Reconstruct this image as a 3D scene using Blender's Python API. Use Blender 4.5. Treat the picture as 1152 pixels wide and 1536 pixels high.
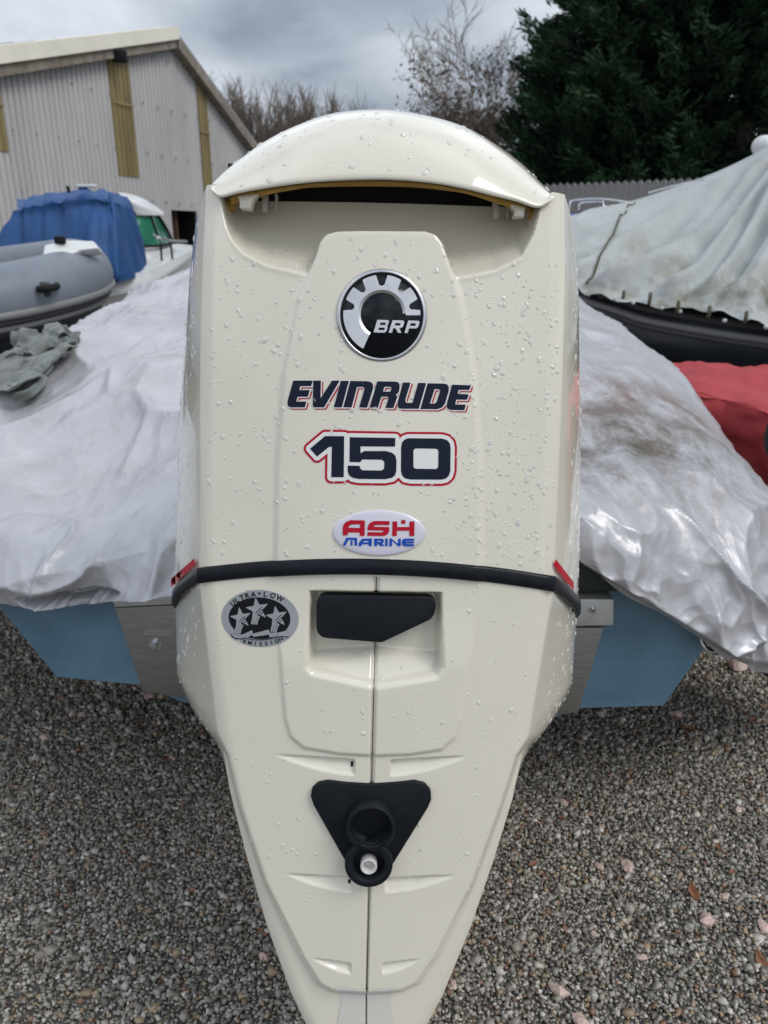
import bpy, bmesh, math, random
import numpy as np
from mathutils import Vector, Matrix, noise as mnoise

for o in list(bpy.data.objects):
    bpy.data.objects.remove(o)
scene = bpy.context.scene
R = math.radians

# ------------------------------------------------------------------ camera
CAM = np.array([0.0, 0.0, 1.60])
PITCH = R(20.0)
FPX, CX, CY = 1150.0, 576.0, 768.0
cd = bpy.data.cameras.new('camera')
cam = bpy.data.objects.new('camera', cd)
scene.collection.objects.link(cam)
cam.location = CAM
cam.rotation_euler = (math.pi / 2 - PITCH, 0, 0)
cd.sensor_fit = 'VERTICAL'
cd.sensor_height = 36.0
cd.lens = 36.0 * FPX / 1536.0
cd.clip_start, cd.clip_end = 0.05, 2000
cd.dof.use_dof = True
cd.dof.focus_distance = 1.14
cd.dof.aperture_fstop = 6.5
scene.camera = cam
scene.render.resolution_x, scene.render.resolution_y = 768, 1024

# ------------------------------------------------------------------ light
SUN_EL, SUN_AZ = R(50), R(118)      # azimuth clockwise from +Y
world = bpy.data.worlds.new('World')
scene.world = world
world.use_nodes = True
nt = world.node_tree
nt.nodes.clear()
def wn(t, **kw):
    n = nt.nodes.new(t)
    for k, v in kw.items():
        setattr(n, k, v)
    return n
out = wn('ShaderNodeOutputWorld')
bg = wn('ShaderNodeBackground')
bg.inputs['Strength'].default_value = 0.1
sky = wn('ShaderNodeTexSky', sky_type='NISHITA', sun_disc=False)
sky.sun_elevation = SUN_EL
sky.sun_rotation = SUN_AZ
tc = wn('ShaderNodeTexCoord')
sep = wn('ShaderNodeSeparateXYZ')
nt.links.new(tc.outputs['Generated'], sep.inputs[0])
# flatten the direction so that the cloud deck stretches towards the horizon
zz = wn('ShaderNodeMath', operation='MAXIMUM'); zz.inputs[1].default_value = 0.0
nt.links.new(sep.outputs['Z'], zz.inputs[0])
za = wn('ShaderNodeMath', operation='ADD'); za.inputs[1].default_value = 0.38
nt.links.new(zz.outputs[0], za.inputs[0])
div = wn('ShaderNodeVectorMath', operation='DIVIDE')
cmb = wn('ShaderNodeCombineXYZ')
for i in range(3):
    nt.links.new(za.outputs[0], cmb.inputs[i])
nt.links.new(tc.outputs['Generated'], div.inputs[0])
nt.links.new(cmb.outputs[0], div.inputs[1])
cn = wn('ShaderNodeTexNoise')
cn.inputs['Scale'].default_value = 1.9
cn.inputs['Detail'].default_value = 6
cn.inputs['Roughness'].default_value = 0.45
cn.inputs['Distortion'].default_value = 0.25
nt.links.new(div.outputs[0], cn.inputs['Vector'])
cr = wn('ShaderNodeValToRGB')
cr.color_ramp.elements[0].position = 0.36
cr.color_ramp.elements[0].color = (2.3, 2.75, 3.4, 1)
cr.color_ramp.elements[1].position = 0.70
cr.color_ramp.elements[1].color = (8.2, 8.6, 9.2, 1)
nt.links.new(cn.outputs['Fac'], cr.inputs[0])
# an overcast sky is brighter overhead than at the horizon
lum = wn('ShaderNodeMath', operation='MULTIPLY_ADD')
lum.inputs[1].default_value = 1.3
lum.inputs[2].default_value = 0.85
nt.links.new(zz.outputs[0], lum.inputs[0])
cl = wn('ShaderNodeVectorMath', operation='SCALE')
nt.links.new(cr.outputs[0], cl.inputs[0])
nt.links.new(lum.outputs[0], cl.inputs['Scale'])
mx = wn('ShaderNodeMix', data_type='RGBA')
mx.inputs[0].default_value = 0.94
nt.links.new(sky.outputs[0], mx.inputs[6])
nt.links.new(cl.outputs[0], mx.inputs[7])
nt.links.new(mx.outputs[2], bg.inputs['Color'])
nt.links.new(bg.outputs[0], out.inputs['Surface'])

sd = bpy.data.lights.new('sun', 'SUN')
sun = bpy.data.objects.new('sun', sd)
scene.collection.objects.link(sun)
sd.energy = 1.25
sd.angle = R(25)
sd.color = (1.0, 0.96, 0.9)
sdir = Vector((math.sin(SUN_AZ) * math.cos(SUN_EL), math.cos(SUN_AZ) * math.cos(SUN_EL), math.sin(SUN_EL)))
sun.rotation_euler = sdir.to_track_quat('Z', 'Y').to_euler()
sun.location = (6, -3, 9)

vs = scene.view_settings
vs.view_transform = 'Standard'
vs.look = 'None'
vs.gamma = 1.0
vs.use_curve_mapping = False
vs.exposure = 0.16

# ------------------------------------------------------------------ helpers
_fw = np.array([0, math.cos(PITCH), -math.sin(PITCH)])
_up = np.array([0, math.sin(PITCH), math.cos(PITCH)])
_rt = np.array([1.0, 0, 0])
def ray(px, py):
    return _fw + _rt * ((px - CX) / FPX) + _up * ((CY - py) / FPX)
def at(px, py, Y):
    d = ray(px, py)
    return CAM + d * (Y / d[1])
def at_z(px, py, z=0.0):
    d = ray(px, py)
    return CAM + d * ((z - CAM[2]) / d[2])

def smooth(a, b, x):
    t = np.clip((x - a) / (b - a), 0, 1)
    return t * t * (3 - 2 * t)

MATS = {}
def mat(name, col, rough=0.5, metal=0.0, coat=0.0, var=0.0, vscale=8.0, col2=None, bump=0.0, bscale=60.0,
        trans=0.0, ior=1.5, stretch=(1, 1, 1), spec=0.5, rvar=0.0, detail=5.0, alpha=1.0, attr=None, sheen=0.0):
    if name in MATS:
        return MATS[name]
    m = bpy.data.materials.new(name)
    m.use_nodes = True
    t = m.node_tree
    b = t.nodes['Principled BSDF']
    b.inputs['Roughness'].default_value = rough
    b.inputs['Metallic'].default_value = metal
    b.inputs['Coat Weight'].default_value = coat
    b.inputs['Coat Roughness'].default_value = 0.03
    b.inputs['Transmission Weight'].default_value = trans
    b.inputs['IOR'].default_value = ior
    b.inputs['Specular IOR Level'].default_value = spec
    b.inputs['Alpha'].default_value = alpha
    b.inputs['Sheen Weight'].default_value = sheen
    c1 = (*col, 1)
    b.inputs['Base Color'].default_value = c1
    t_c = t.nodes.new('ShaderNodeTexCoord')
    mp = t.nodes.new('ShaderNodeMapping')
    mp.inputs['Scale'].default_value = stretch
    t.links.new(t_c.outputs['Object'], mp.inputs[0])
    if var > 0 or col2 is not None:
        n = t.nodes.new('ShaderNodeTexNoise')
        n.inputs['Scale'].default_value = vscale
        n.inputs['Detail'].default_value = detail
        n.inputs['Roughness'].default_value = 0.6
        t.links.new(mp.outputs[0], n.inputs['Vector'])
        r = t.nodes.new('ShaderNodeValToRGB')
        r.color_ramp.elements[0].position = 0.32
        r.color_ramp.elements[1].position = 0.68
        if col2 is None:
            r.color_ramp.elements[0].color = (*[c * (1 - var) for c in col], 1)
            r.color_ramp.elements[1].color = (*[min(1, c * (1 + var)) for c in col], 1)
        else:
            r.color_ramp.elements[0].color = c1
            r.color_ramp.elements[1].color = (*col2, 1)
        t.links.new(n.outputs['Fac'], r.inputs[0])
        t.links.new(r.outputs[0], b.inputs['Base Color'])
        if rvar > 0:
            mr = t.nodes.new('ShaderNodeMapRange')
            mr.inputs['To Min'].default_value = max(0.02, rough - rvar)
            mr.inputs['To Max'].default_value = rough + rvar
            t.links.new(n.outputs['Fac'], mr.inputs[0])
            t.links.new(mr.outputs[0], b.inputs['Roughness'])
    if attr:
        a = t.nodes.new('ShaderNodeAttribute')
        a.attribute_name = attr
        t.links.new(a.outputs['Color'], b.inputs['Base Color'])
    if bump > 0:
        n2 = t.nodes.new('ShaderNodeTexNoise')
        n2.inputs['Scale'].default_value = bscale
        n2.inputs['Detail'].default_value = 4
        t.links.new(mp.outputs[0], n2.inputs['Vector'])
        bp = t.nodes.new('ShaderNodeBump')
        bp.inputs['Strength'].default_value = bump
        bp.inputs['Distance'].default_value = 0.01
        t.links.new(n2.outputs['Fac'], bp.inputs['Height'])
        t.links.new(bp.outputs[0], b.inputs['Normal'])
    MATS[name] = m
    return m

def link(o):
    scene.collection.objects.link(o)
    return o
def tag(o, label=None, cat=None, group=None, kind=None):
    if label: o['label'] = label
    if cat: o['category'] = cat
    if group: o['group'] = group
    if kind: o['kind'] = kind
    return o
def mesh(name, v, f, m=None, parent=None, smooth_=True):
    me = bpy.data.meshes.new(name)
    v = np.asarray(v, dtype=float).reshape(-1, 3)
    if parent is not None and 'org' in parent:
        v = v - np.array(parent['org'][:])
    me.from_pydata(v.tolist(), [], f if isinstance(f, list) else f.tolist())
    me.update()
    if smooth_:
        me.polygons.foreach_set('use_smooth', np.ones(len(me.polygons), dtype=bool))
    o = bpy.data.objects.new(name, me)
    if m: me.materials.append(m)
    link(o)
    if parent is not None: o.parent = parent
    return o
def sub(name, v, f, m, part, smooth_=True):
    """sub-part: same coordinates as its thing (parts have no transform of their own)"""
    th = part.parent if part.parent is not None else part
    o = mesh(name, np.asarray(v, float).reshape(-1, 3) - (np.array(th['org'][:]) if 'org' in th else 0), f, m, None, smooth_)
    o.parent = part
    return o
def thing(name, label, cat, loc, group=None):
    o = link(bpy.data.objects.new(name, None))
    o.empty_display_size = 0.1
    o.location = loc
    o['org'] = [float(c) for c in loc]
    return tag(o, label, cat, group)
def grid_faces(ny, nx, wrap=False):
    i = np.arange(ny - 1)[:, None]; j = np.arange(nx if wrap else nx - 1)[None, :]
    j2 = (j + 1) % nx
    a = i * nx + j; b = i * nx + j2; c = (i + 1) * nx + j2; d = (i + 1) * nx + j
    return np.stack([a, b, c, d], -1).reshape(-1, 4)
def grid(name, P, m, parent=None, wrap=False, smooth_=True):
    ny, nx = P.shape[:2]
    return mesh(name, P.reshape(-1, 3), grid_faces(ny, nx, wrap), m, parent, smooth_)

def cr1(C, n):
    """Catmull-Rom along axis 0, n samples"""
    C = np.asarray(C, float); k = len(C)
    E = np.concatenate([[2 * C[0] - C[1]], C, [2 * C[-1] - C[-2]]], 0)
    u = np.linspace(0, k - 1, n)
    i = np.minimum(u.astype(int), k - 2); t = (u - i).reshape(-1, *([1] * (C.ndim - 1)))
    p0, p1, p2, p3 = E[i], E[i + 1], E[i + 2], E[i + 3]
    return 0.5 * (2 * p1 + (p2 - p0) * t + (2 * p0 - 5 * p1 + 4 * p2 - p3) * t * t + (3 * p1 - p0 - 3 * p2 + p3) * t ** 3)
def patch(C, ny, nx):
    A = cr1(np.asarray(C, float), ny)
    return np.swapaxes(cr1(np.swapaxes(A, 0, 1), nx), 0, 1)
def normals(P):
    du = np.gradient(P, axis=1); dv = np.gradient(P, axis=0)
    n = np.cross(du, dv)
    return n / (np.linalg.norm(n, axis=-1, keepdims=True) + 1e-12)
def tube_vf(pts, r, n=10, cap=True):
    pts = np.asarray(pts, float); k = len(pts)
    r = np.broadcast_to(np.asarray(r, float), (k,))
    T = np.gradient(pts, axis=0); T /= np.linalg.norm(T, axis=1, keepdims=True) + 1e-12
    ref = np.array([0, 0, 1.0]) if abs(T[0, 2]) < 0.9 else np.array([1.0, 0, 0])
    V = []
    for i in range(k):
        a = np.cross(T[i], ref); a /= np.linalg.norm(a) + 1e-12
        b = np.cross(a, T[i]); ref = b
        th = np.arange(n) * 2 * np.pi / n
        V.append(pts[i] + r[i] * (np.cos(th)[:, None] * a + np.sin(th)[:, None] * b))
    F = grid_faces(k, n, True).tolist()
    if cap:
        F.append(list(range(n))[::-1]); F.append([(k - 1) * n + q for q in range(n)])
    return np.concatenate(V), F
def tube(name, pts, r, m, parent=None, n=10, cap=True):
    v, f = tube_vf(pts, r, n, cap)
    return mesh(name, v, f, m, parent)
def box_vf(c, s, rot=None):
    v = np.array([[x, y, z] for x in (-.5, .5) for y in (-.5, .5) for z in (-.5, .5)]) * np.array(s)
    if rot is not None: v = v @ np.array(rot).T
    return v + np.array(c), [[0, 1, 3, 2], [4, 6, 7, 5], [0, 4, 5, 1], [2, 3, 7, 6], [0, 2, 6, 4], [1, 5, 7, 3]]
def box(name, c, s, m, parent=None, rot=None, bev=0.0):
    v, f = box_vf(c, s, rot)
    o = mesh(name, v, f, m, parent, False)
    if bev: bevel(o, bev)
    return o
def bevel(o, w, seg=2, ang=30):
    bm = bmesh.new(); bm.from_mesh(o.data)
    bmesh.ops.recalc_face_normals(bm, faces=bm.faces)
    ed = [e for e in bm.edges if e.is_manifold and e.calc_face_angle(0) > R(ang)]
    bmesh.ops.bevel(bm, geom=ed, offset=w, segments=seg, profile=0.5, affect='EDGES', clamp_overlap=True)
    bm.to_mesh(o.data); bm.free()
    o.data.polygons.foreach_set('use_smooth', np.ones(len(o.data.polygons), dtype=bool))
def merge(L):
    V, F, k = [], [], 0
    for v, f in L:
        V.append(np.asarray(v)); F += [[a + k for a in q] for q in (f if isinstance(f, list) else f.tolist())]; k += len(v)
    return np.concatenate(V), F
def arr_noise(P, scale, seed=0.0, oct_=3, ridged=False):
    """numpy value of blender noise on (...,3) points"""
    sh = P.shape[:-1]; Q = (P * np.asarray(scale)).reshape(-1, 3) + seed
    o = np.zeros(len(Q))
    a, s = 1.0, 1.0
    for k in range(oct_):
        val = np.array([mnoise.noise(Vector(q)) for q in (Q * s).tolist()])
        o += a * ((0.35 - np.abs(val)) if ridged else val)
        a *= 0.5; s *= 2.1
    return o.reshape(sh)
# ================================================================== GROUND
gm = mat('wet_gravel_sheet', (0.055, 0.050, 0.044), rough=0.6, col2=(0.20, 0.185, 0.165), vscale=55, bump=0.9, bscale=45)
v = [(-250, -20, 0), (250, -20, 0), (250, 400, 0), (-250, 400, 0)]
g_ = mesh('ground', v, [[0, 1, 2, 3]], gm, None, False)
tag(g_, kind='structure')
rg0 = np.random.default_rng(3)
IV = np.array([(x, y, z) for x in (-1, 1) for y in (-1, 1) for z in (-1, 1)], float) * .72
IF = np.array([(0, 1, 3), (0, 3, 2), (4, 6, 7), (4, 7, 5), (0, 4, 5), (0, 5, 1), (2, 3, 7), (2, 7, 6), (0, 2, 6), (0, 6, 4), (1, 5, 7), (1, 7, 3)])
def gravel():
    L = []
    for p, y0, y1 in ((0.0080, 0.95, 2.05), (0.0102, 2.05, 3.15)):
        X, Y = np.meshgrid(np.arange(-2.1, 2.1, p), np.arange(y0, y1, p))
        keep = np.abs(X) < 0.38 + 0.53 * Y
        c_ = np.stack([X[keep], Y[keep]], -1)
        L.append((c_ + rg0.uniform(-p * .6, p * .6, c_.shape), np.full(len(c_), p / .008)))
    C = np.concatenate([a for a, _ in L]); grow_ = np.concatenate([b for _, b in L])
    n = len(C)
    s = rg0.lognormal(math.log(0.0043), 0.34, n) * grow_
    z = rg0.uniform(-0.002, 0.006, n)
    sc = s[:, None] * rg0.uniform(0.75, 1.3, (n, 3)) * np.array([1.1, 1.1, 0.8])
    V = IV[None] * rg0.uniform(0.55, 1.30, (n, 8, 1)) * sc[:, None]
    a = rg0.uniform(0, 2 * np.pi, n); b = rg0.uniform(-1.5, 1.5, n)
    ca, sa, cb, sb = np.cos(a)[:, None], np.sin(a)[:, None], np.cos(b)[:, None], np.sin(b)[:, None]
    x, y, zz_ = V[..., 0], V[..., 1], V[..., 2]
    y, zz_ = y * cb - zz_ * sb, y * sb + zz_ * cb
    x, y = x * ca - y * sa, x * sa + y * ca
    V = np.stack([x + C[:, :1], y + C[:, 1:], zz_ + z[:, None] + 0.004], -1).reshape(-1, 3)
    Fc = (IF[None] + (np.arange(n) * 8)[:, None, None]).reshape(-1, 3)
    me = bpy.data.meshes.new('gravel')
    me.vertices.add(len(V)); me.vertices.foreach_set('co', V.astype(np.float32).ravel())
    me.loops.add(Fc.size); me.loops.foreach_set('vertex_index', Fc.astype(np.int32).ravel())
    me.polygons.add(len(Fc)); me.polygons.foreach_set('loop_start', (np.arange(len(Fc)) * 3).astype(np.int32))
    me.update()
    pal = np.array([(.33, .305, .26), (.24, .215, .18), (.42, .39, .34), (.15, .135, .115), (.50, .465, .41), (.35, .255, .16), (.26, .145, .09), (.60, .55, .50)])
    k = rg0.choice(len(pal), n, p=[.27, .22, .17, .14, .07, .07, .03, .03])
    col = pal[k] * rg0.uniform(0.75, 1.25, (n, 1))
    ca_ = me.color_attributes.new('Col', 'FLOAT_COLOR', 'POINT')
    ca_.data.foreach_set('color', np.repeat(np.concatenate([col, np.ones((n, 1))], 1), 8, 0).astype(np.float32).ravel())
    me.materials.append(mat('wet_gravel_stones', (0.2, 0.2, 0.2), rough=0.45, attr='Col', bump=0.25, bscale=350))
    o = link(bpy.data.objects.new('gravel', me))
    tag(o, 'wet grey and brown crushed gravel covering the yard', 'gravel', kind='stuff')
gravel()
def stone(name, px, py, s, col, label, cat, group, seed):
    r_ = np.random.default_rng(seed)
    p = at_z(px, py, 0.006)
    bm = bmesh.new(); bmesh.ops.create_icosphere(bm, subdivisions=2, radius=1)
    me = bpy.data.meshes.new(name); bm.to_mesh(me); bm.free()
    V = np.array([q.co[:] for q in me.vertices])
    nz = np.array([mnoise.noise(Vector(q * 1.3 + seed)) for q in V])
    V = V * (1 + 0.45 * nz[:, None]) * np.array(s)
    a = r_.uniform(0, 6.28)
    V = np.stack([V[:, 0] * math.cos(a) - V[:, 1] * math.sin(a), V[:, 0] * math.sin(a) + V[:, 1] * math.cos(a), V[:, 2]], -1)
    me.vertices.foreach_set('co', V.ravel()); me.update()
    me.materials.append(mat('pebble_%02d' % (int(col[0] * 50) + int(col[2] * 7)), col, rough=0.45, var=0.15, vscale=60, bump=0.3, bscale=120))
    o = link(bpy.data.objects.new(name, me)); o.location = Vector(p) + Vector((0, 0, s[2] * .5))
    tag(o, label, cat, group)
pk, wh = (0.55, 0.40, 0.35), (0.52, 0.49, 0.46)
for i, (a, b, s, c) in enumerate([(1061, 1383, .024, pk), (941, 1302, .022, pk), (899, 1301, .015, pk), (846, 1205, .015, pk), (1105, 1000, .05, pk), (1165, 1010, .055, pk), (891, 1402, .011, pk), (258, 1138, .014, pk)]):
    stone('pebble', a, b, (s, s * .7, s * .5), c, 'pinkish pebble lying on the grey gravel', 'pebble', 'pink pebbles on the gravel', 11 + i)
for i, (a, b, s, c) in enumerate([(68, 1108, .021, wh), (110, 1072, .02, wh), (225, 1045, .024, wh), (1107, 1216, .016, wh), (1086, 1346, .015, wh), (838, 1488, .022, wh), (1145, 1392, .02, wh), (870, 1534, .022, wh), (395, 1437, .014, wh), (680, 1478, .013, wh), (1014, 1074, .024, wh), (123, 1073, .016, wh), (963, 1438, .014, wh)]):
    stone('pebble', a, b, (s, s * .65, s * .5), c, 'pale whitish pebble lying on the grey gravel', 'pebble', 'white pebbles on the gravel', 41 + i)
leafm = mat('dead_leaf', (0.16, 0.05, 0.025), rough=0.6, col2=(0.26, 0.12, 0.05), vscale=60)
lshape = np.array([(0, -1), (.35, -.6), (.5, 0), (.3, .6), (0, 1), (-.3, .55), (-.5, 0), (-.35, -.6)])
for i, (a, b, s) in enumerate([(1040, 1338, .026), (800, 1296, .016), (1034, 1094, .026), (1090, 1052, .02), (1130, 1080, .022), (843, 1226, .014), (1142, 1442, .026), (1098, 1308, .012), (90, 1047, .016), (215, 1092, .014), (254, 1137, .016), (390, 1395, .012), (1078, 1270, .014)]):
    p = at_z(a, b, 0.014); an = i * 2.1
    L2 = lshape * s * (1 + 0.15 * np.sin(np.arange(8) * 2.3 + i))[:, None]
    x = L2[:, 0] * math.cos(an) - L2[:, 1] * math.sin(an); y = L2[:, 0] * math.sin(an) + L2[:, 1] * math.cos(an)
    z = 0.35 * np.abs(L2[:, 0]) + 0.1 * s * np.sin(L2[:, 1] / s * 2 + i)
    V = np.concatenate([np.stack([x, y, z], -1), [[0, 0, -.002]]])
    V = np.concatenate([V, V - np.array([0, 0, .0012])])
    f = [[k, (k + 1) % 8, 8] for k in range(8)] + [[9 + (k + 1) % 8, 9 + k, 17] for k in range(8)] + [[(k + 1) % 8, k, 9 + k, 9 + (k + 1) % 8] for k in range(8)]
    o = mesh('fallen_leaf', V, f, leafm, None, False); o.location = Vector(p)
    tag(o, 'curled reddish brown dead leaf on the gravel', 'leaf', 'dead leaves on the gravel')
# ================================================================== OUTBOARD MOTOR
paint = mat('cream_gelcoat', (0.74, 0.695, 0.58), rough=0.15, coat=0.8, var=0.015, vscale=5, rvar=0.05)
paint_dark = mat('grey_gelcoat_inner', (0.45, 0.44, 0.40), rough=0.4, var=0.05)
rubber = mat('black_rubber', (0.009, 0.011, 0.014), rough=0.45, spec=0.18, var=0.2, vscale=40, bump=0.05, bscale=300)
rubber_gloss = mat('wet_black_trim', (0.010, 0.012, 0.016), rough=0.25, spec=0.16, var=0.2, vscale=30)
navy = mat('navy_vinyl', (0.010, 0.014, 0.030), rough=0.3, spec=0.15)
red_v = mat('red_vinyl', (0.46, 0.006, 0.022), rough=0.35, spec=0.2)
white_v = mat('white_vinyl', (0.78, 0.77, 0.74), rough=0.3, coat=0.3)
blue_v = mat('blue_vinyl', (0.006, 0.07, 0.42), rough=0.35, spec=0.2)
badge_white = mat('domed_badge_white', (0.66, 0.64, 0.72), rough=0.12, coat=0.8)
chrome = mat('satin_chrome', (0.62, 0.62, 0.63), rough=0.3, metal=1.0, var=0.08, vscale=60)
gloss_black = mat('gloss_black', (0.003, 0.004, 0.007), rough=0.1, spec=0.3)
grey_foil = mat('grey_foil', (0.36, 0.37, 0.39), rough=0.4, metal=0.3)
dark_foil = mat('dark_foil', (0.010, 0.010, 0.012), rough=0.45, spec=0.12)
liner_y = mat('ochre_foam_liner', (0.42, 0.24, 0.045), rough=0.75, var=0.25, vscale=30)
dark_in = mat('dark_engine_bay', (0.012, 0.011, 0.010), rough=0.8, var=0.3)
pale_plastic = mat('pale_plastic', (0.62, 0.60, 0.57), rough=0.4)
water = mat('rain_water_lit', (0.88, 0.87, 0.84), rough=0.02, spec=1.0, coat=1.0, alpha=0.5)  # milky colour stands in for the light that clear drops would gather

MT, MR = R(13), R(1.4)
_x0 = np.array([1.0, 0, 0]); _z0 = np.array([0, math.sin(MT), math.cos(MT)])
ey = np.array([0, math.cos(MT), -math.sin(MT)])
ex = math.cos(MR) * _x0 - math.sin(MR) * _z0
ez = math.cos(MR) * _z0 + math.sin(MR) * _x0
MO = at(571, 600, 1.06)
def F0(x, z):
    return 0.30 * x * x + 0.15 * np.maximum(z, 0) ** 2
def M(px, py, d=0.0):
    px = np.asarray(px, float); py = np.asarray(py, float)
    r = _fw + _rt * ((px - CX) / FPX)[..., None] + _up * ((CY - py) / FPX)[..., None]
    t = (d - (CAM - MO) @ ey) / (r @ ey)
    P = CAM + r * t[..., None] - MO
    return P @ ex, P @ ez
def Ms(px, py):
    d = 0.0
    for _ in range(5):
        x, z = M(px, py, d)
        d = F0(x, z)
    return x, z
def proj(x, y, z):
    P = MO + x[..., None] * ex + y[..., None] * ey + z[..., None] * ez - CAM
    w = P @ _fw
    return CX + FPX * (P @ _rt) / w, CY - FPX * (P @ _up) / w

def sd_poly(px, py, poly):
    px, py = np.broadcast_arrays(np.asarray(px, float), np.asarray(py, float))
    p = np.asarray(poly, float); n = len(p)
    d = np.full(px.shape, 1e18); s = np.ones(px.shape)
    for i in range(n):
        a, b = p[i], p[i - 1]
        e = b - a
        wx, wy = px - a[0], py - a[1]
        t = np.clip((wx * e[0] + wy * e[1]) / (e @ e + 1e-12), 0, 1)
        d = np.minimum(d, (wx - e[0] * t) ** 2 + (wy - e[1] * t) ** 2)
        c1 = py >= a[1]; c2 = py < b[1]; c3 = e[0] * wy > e[1] * wx
        s = np.where((c1 & c2 & c3) | (~c1 & ~c2 & ~c3), -s, s)
    return s * np.sqrt(d)

BASE = np.array([0.0, 0.30, -1.02])
mot = thing('outboard_motor', 'cream outboard motor beaded with rain, hung on the blue boat transom', 'outboard motor', (0, 0, 0))
mot['org'] = [float(c) for c in BASE]
mot.matrix_world = Matrix(((ex[0], ey[0], ez[0], 0), (ex[1], ey[1], ez[1], 0), (ex[2], ey[2], ez[2], 0), (0, 0, 0, 1)))
mot.location = Vector(MO + BASE[0] * ex + BASE[1] * ey + BASE[2] * ez)

# ---- relief of the aft face, all shapes given where they lie on the face
TONGUE = [(474, 380), (478, 364), (488, 351), (506, 346), (570, 345), (638, 346), (654, 351), (664, 363), (670, 380), (692, 445), (712, 560), (722, 700), (722, 900), (412, 900), (415, 700), (425, 560), (447, 450)]
LIPX = [330, 335, 340, 348, 366, 400, 465, 570, 692, 742, 782, 800, 807, 813]
LIPY = [285, 325, 345, 362, 382, 399, 414, 421, 417, 407, 387, 354, 328, 292]
RECESS = [(465, 887), (662, 889.5), (662, 1000), (654, 1013), (563, 1028), (470, 1008), (463, 1000)]
PANEL = [(414, 900), (418, 960), (428, 1078), (436, 1104), (456, 1121), (510, 1130), (562, 1133), (615, 1131), (662, 1124), (682, 1106), (690, 1080), (706, 980), (713, 900)]
INNER = [(250, 1100), (325, 1100), (345, 1134), (366, 1217), (403, 1326), (457, 1434), (482, 1474), (500, 1484), (550, 1487), (600, 1484), (622, 1474), (650, 1434), (704, 1326), (744, 1217), (772, 1134), (800, 1100), (860, 1100), (860, 700), (250, 700)]
SLOTS = []
for (xl, yl, xi, yi, hh) in ((408, 1131, 531, 1140, 23), (424, 1310, 527, 1317, 21), (466, 1437, 526, 1446, 15)):
    SLOTS.append((xl, yl, xi, yi, hh))
for (xl, yl, xi, yi, hh) in ((706, 1133, 587, 1141, 23), (688, 1312, 579, 1318, 21), (634, 1438, 574, 1446, 15)):
    SLOTS.append((xl, yl, xi, yi, hh))
def F(x, z):
    x = np.asarray(x, float); z = np.asarray(z, float)
    y = F0(x, z)
    px, py = proj(x, y, z)
    # upper cowl: air scoop with the raised tongue standing in it
    st = sd_poly(px, py, TONGUE)
    up = py < 858
    lip = np.interp(px, LIPX, LIPY, left=-1e3, right=-1e3)
    h = np.maximum(lip - py, 0) / 1050.0
    rec = 0.085 * (1 - np.exp(-(h / 0.05) ** 1.25))
    y = y + np.where(up, rec * smooth(-2, 7, st), 0)
    y = y - np.where(up, 0.0045 * (1 - smooth(-7, 6, st)), 0)
    # shallow rolled edge along the scoop lip
    y = y - np.where(up & (lip > 0), 0.0012 * np.exp(-((lip - py) / 6.0) ** 2) * smooth(0, 12, st), 0)
    low = ~up | (py > 862)
    # handle pocket
    sr = sd_poly(px, py, RECESS)
    fold = np.interp(px, [463, 562, 662], [985, 979, 987])
    botm = np.interp(px, [463, 563, 662], [1006, 1029, 1012])
    dep = 0.036 * (1 - np.clip((py - fold) / (botm - fold + 6), 0, 1))
    y = y + np.where(low, dep * (1 - smooth(-6, 1.5, sr)), 0)
    # raised panel
    sp = sd_poly(px, py, PANEL)
    y = y - np.where(low, 0.0042 * (1 - smooth(-4, 4, sp)) * smooth(905, 1010, py) * smooth(-1, 6, sr), 0)
    # louvre slots
    for (xl, yl, xi, yi, hh) in SLOTS:
        u = (px - xl) / (xi - xl)
        top = yl + (yi - yl) * u
        hgt = hh * (1 - (1 - np.clip(u, 0, 1)) ** 1.9)
        sdv = np.maximum(top - py, py - (top + hgt))
        inside = (1 - smooth(-2.5, 0.8, sdv)) * (u > 0) * (1 - smooth(0.99, 1.015, u))
        y = y + np.where(low, 0.011 * np.clip(u * 1.6, 0, 1) * inside * (1 - 0.75 * np.clip((py - top) / (hgt + 1e-3), 0, 1)), 0)
    # stepped border round the lower face
    si = sd_poly(px, py, INNER)
    y = y + np.where(low, 0.013 * smooth(-1, 15, si), 0)
    # joint of the two halves
    y = y + np.where((py > 866) & (np.abs(x) < 0.0007), 0.008, 0)
    return y

# ---- outline of the cowl (half widths against height)
def half(rowsL, rowsR, d=None):
    def edge_pt(a, b):
        x, z = Ms(a, b)
        ext = 0.008 + 0.013 * float(smooth(1095, 1160, b))
        for _ in range(5): x, z = M(a, b, F0(x, z) + ext)
        return x, z
    L = [edge_pt(a, b) if d is None else M(a, b, d) for a, b in rowsL]
    Rr = [edge_pt(a, b) if d is None else M(a, b, d) for a, b in rowsR]
    z = np.array([(l[1] + r[1]) / 2 for l, r in zip(L, Rr)])
    w = np.array([(r[0] - l[0]) / 2 for l, r in zip(L, Rr)])
    i = np.argsort(z)
    return z[i], w[i]
CZ, CW = half([(301, 287), (299, 380), (297, 490), (295, 640), (297, 853), (301, 890), (316, 1000), (329, 1100), (345, 1190), (369, 1280), (400, 1388), (437, 1492), (460, 1536), (500, 1620)],
              [(838, 297), (841, 390), (841, 490), (836, 640), (828, 866), (826, 900), (811, 1000), (796, 1092), (769, 1195), (741, 1290), (706, 1390), (664, 1492), (642, 1536), (596, 1620)])
WZ, WW = half([(285, 330), (275, 420), (268, 520), (262, 620), (258, 760), (255, 904)], [(850, 330), (856, 420), (859, 520), (862, 620), (862, 760), (861, 908)], 0.22)
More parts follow.
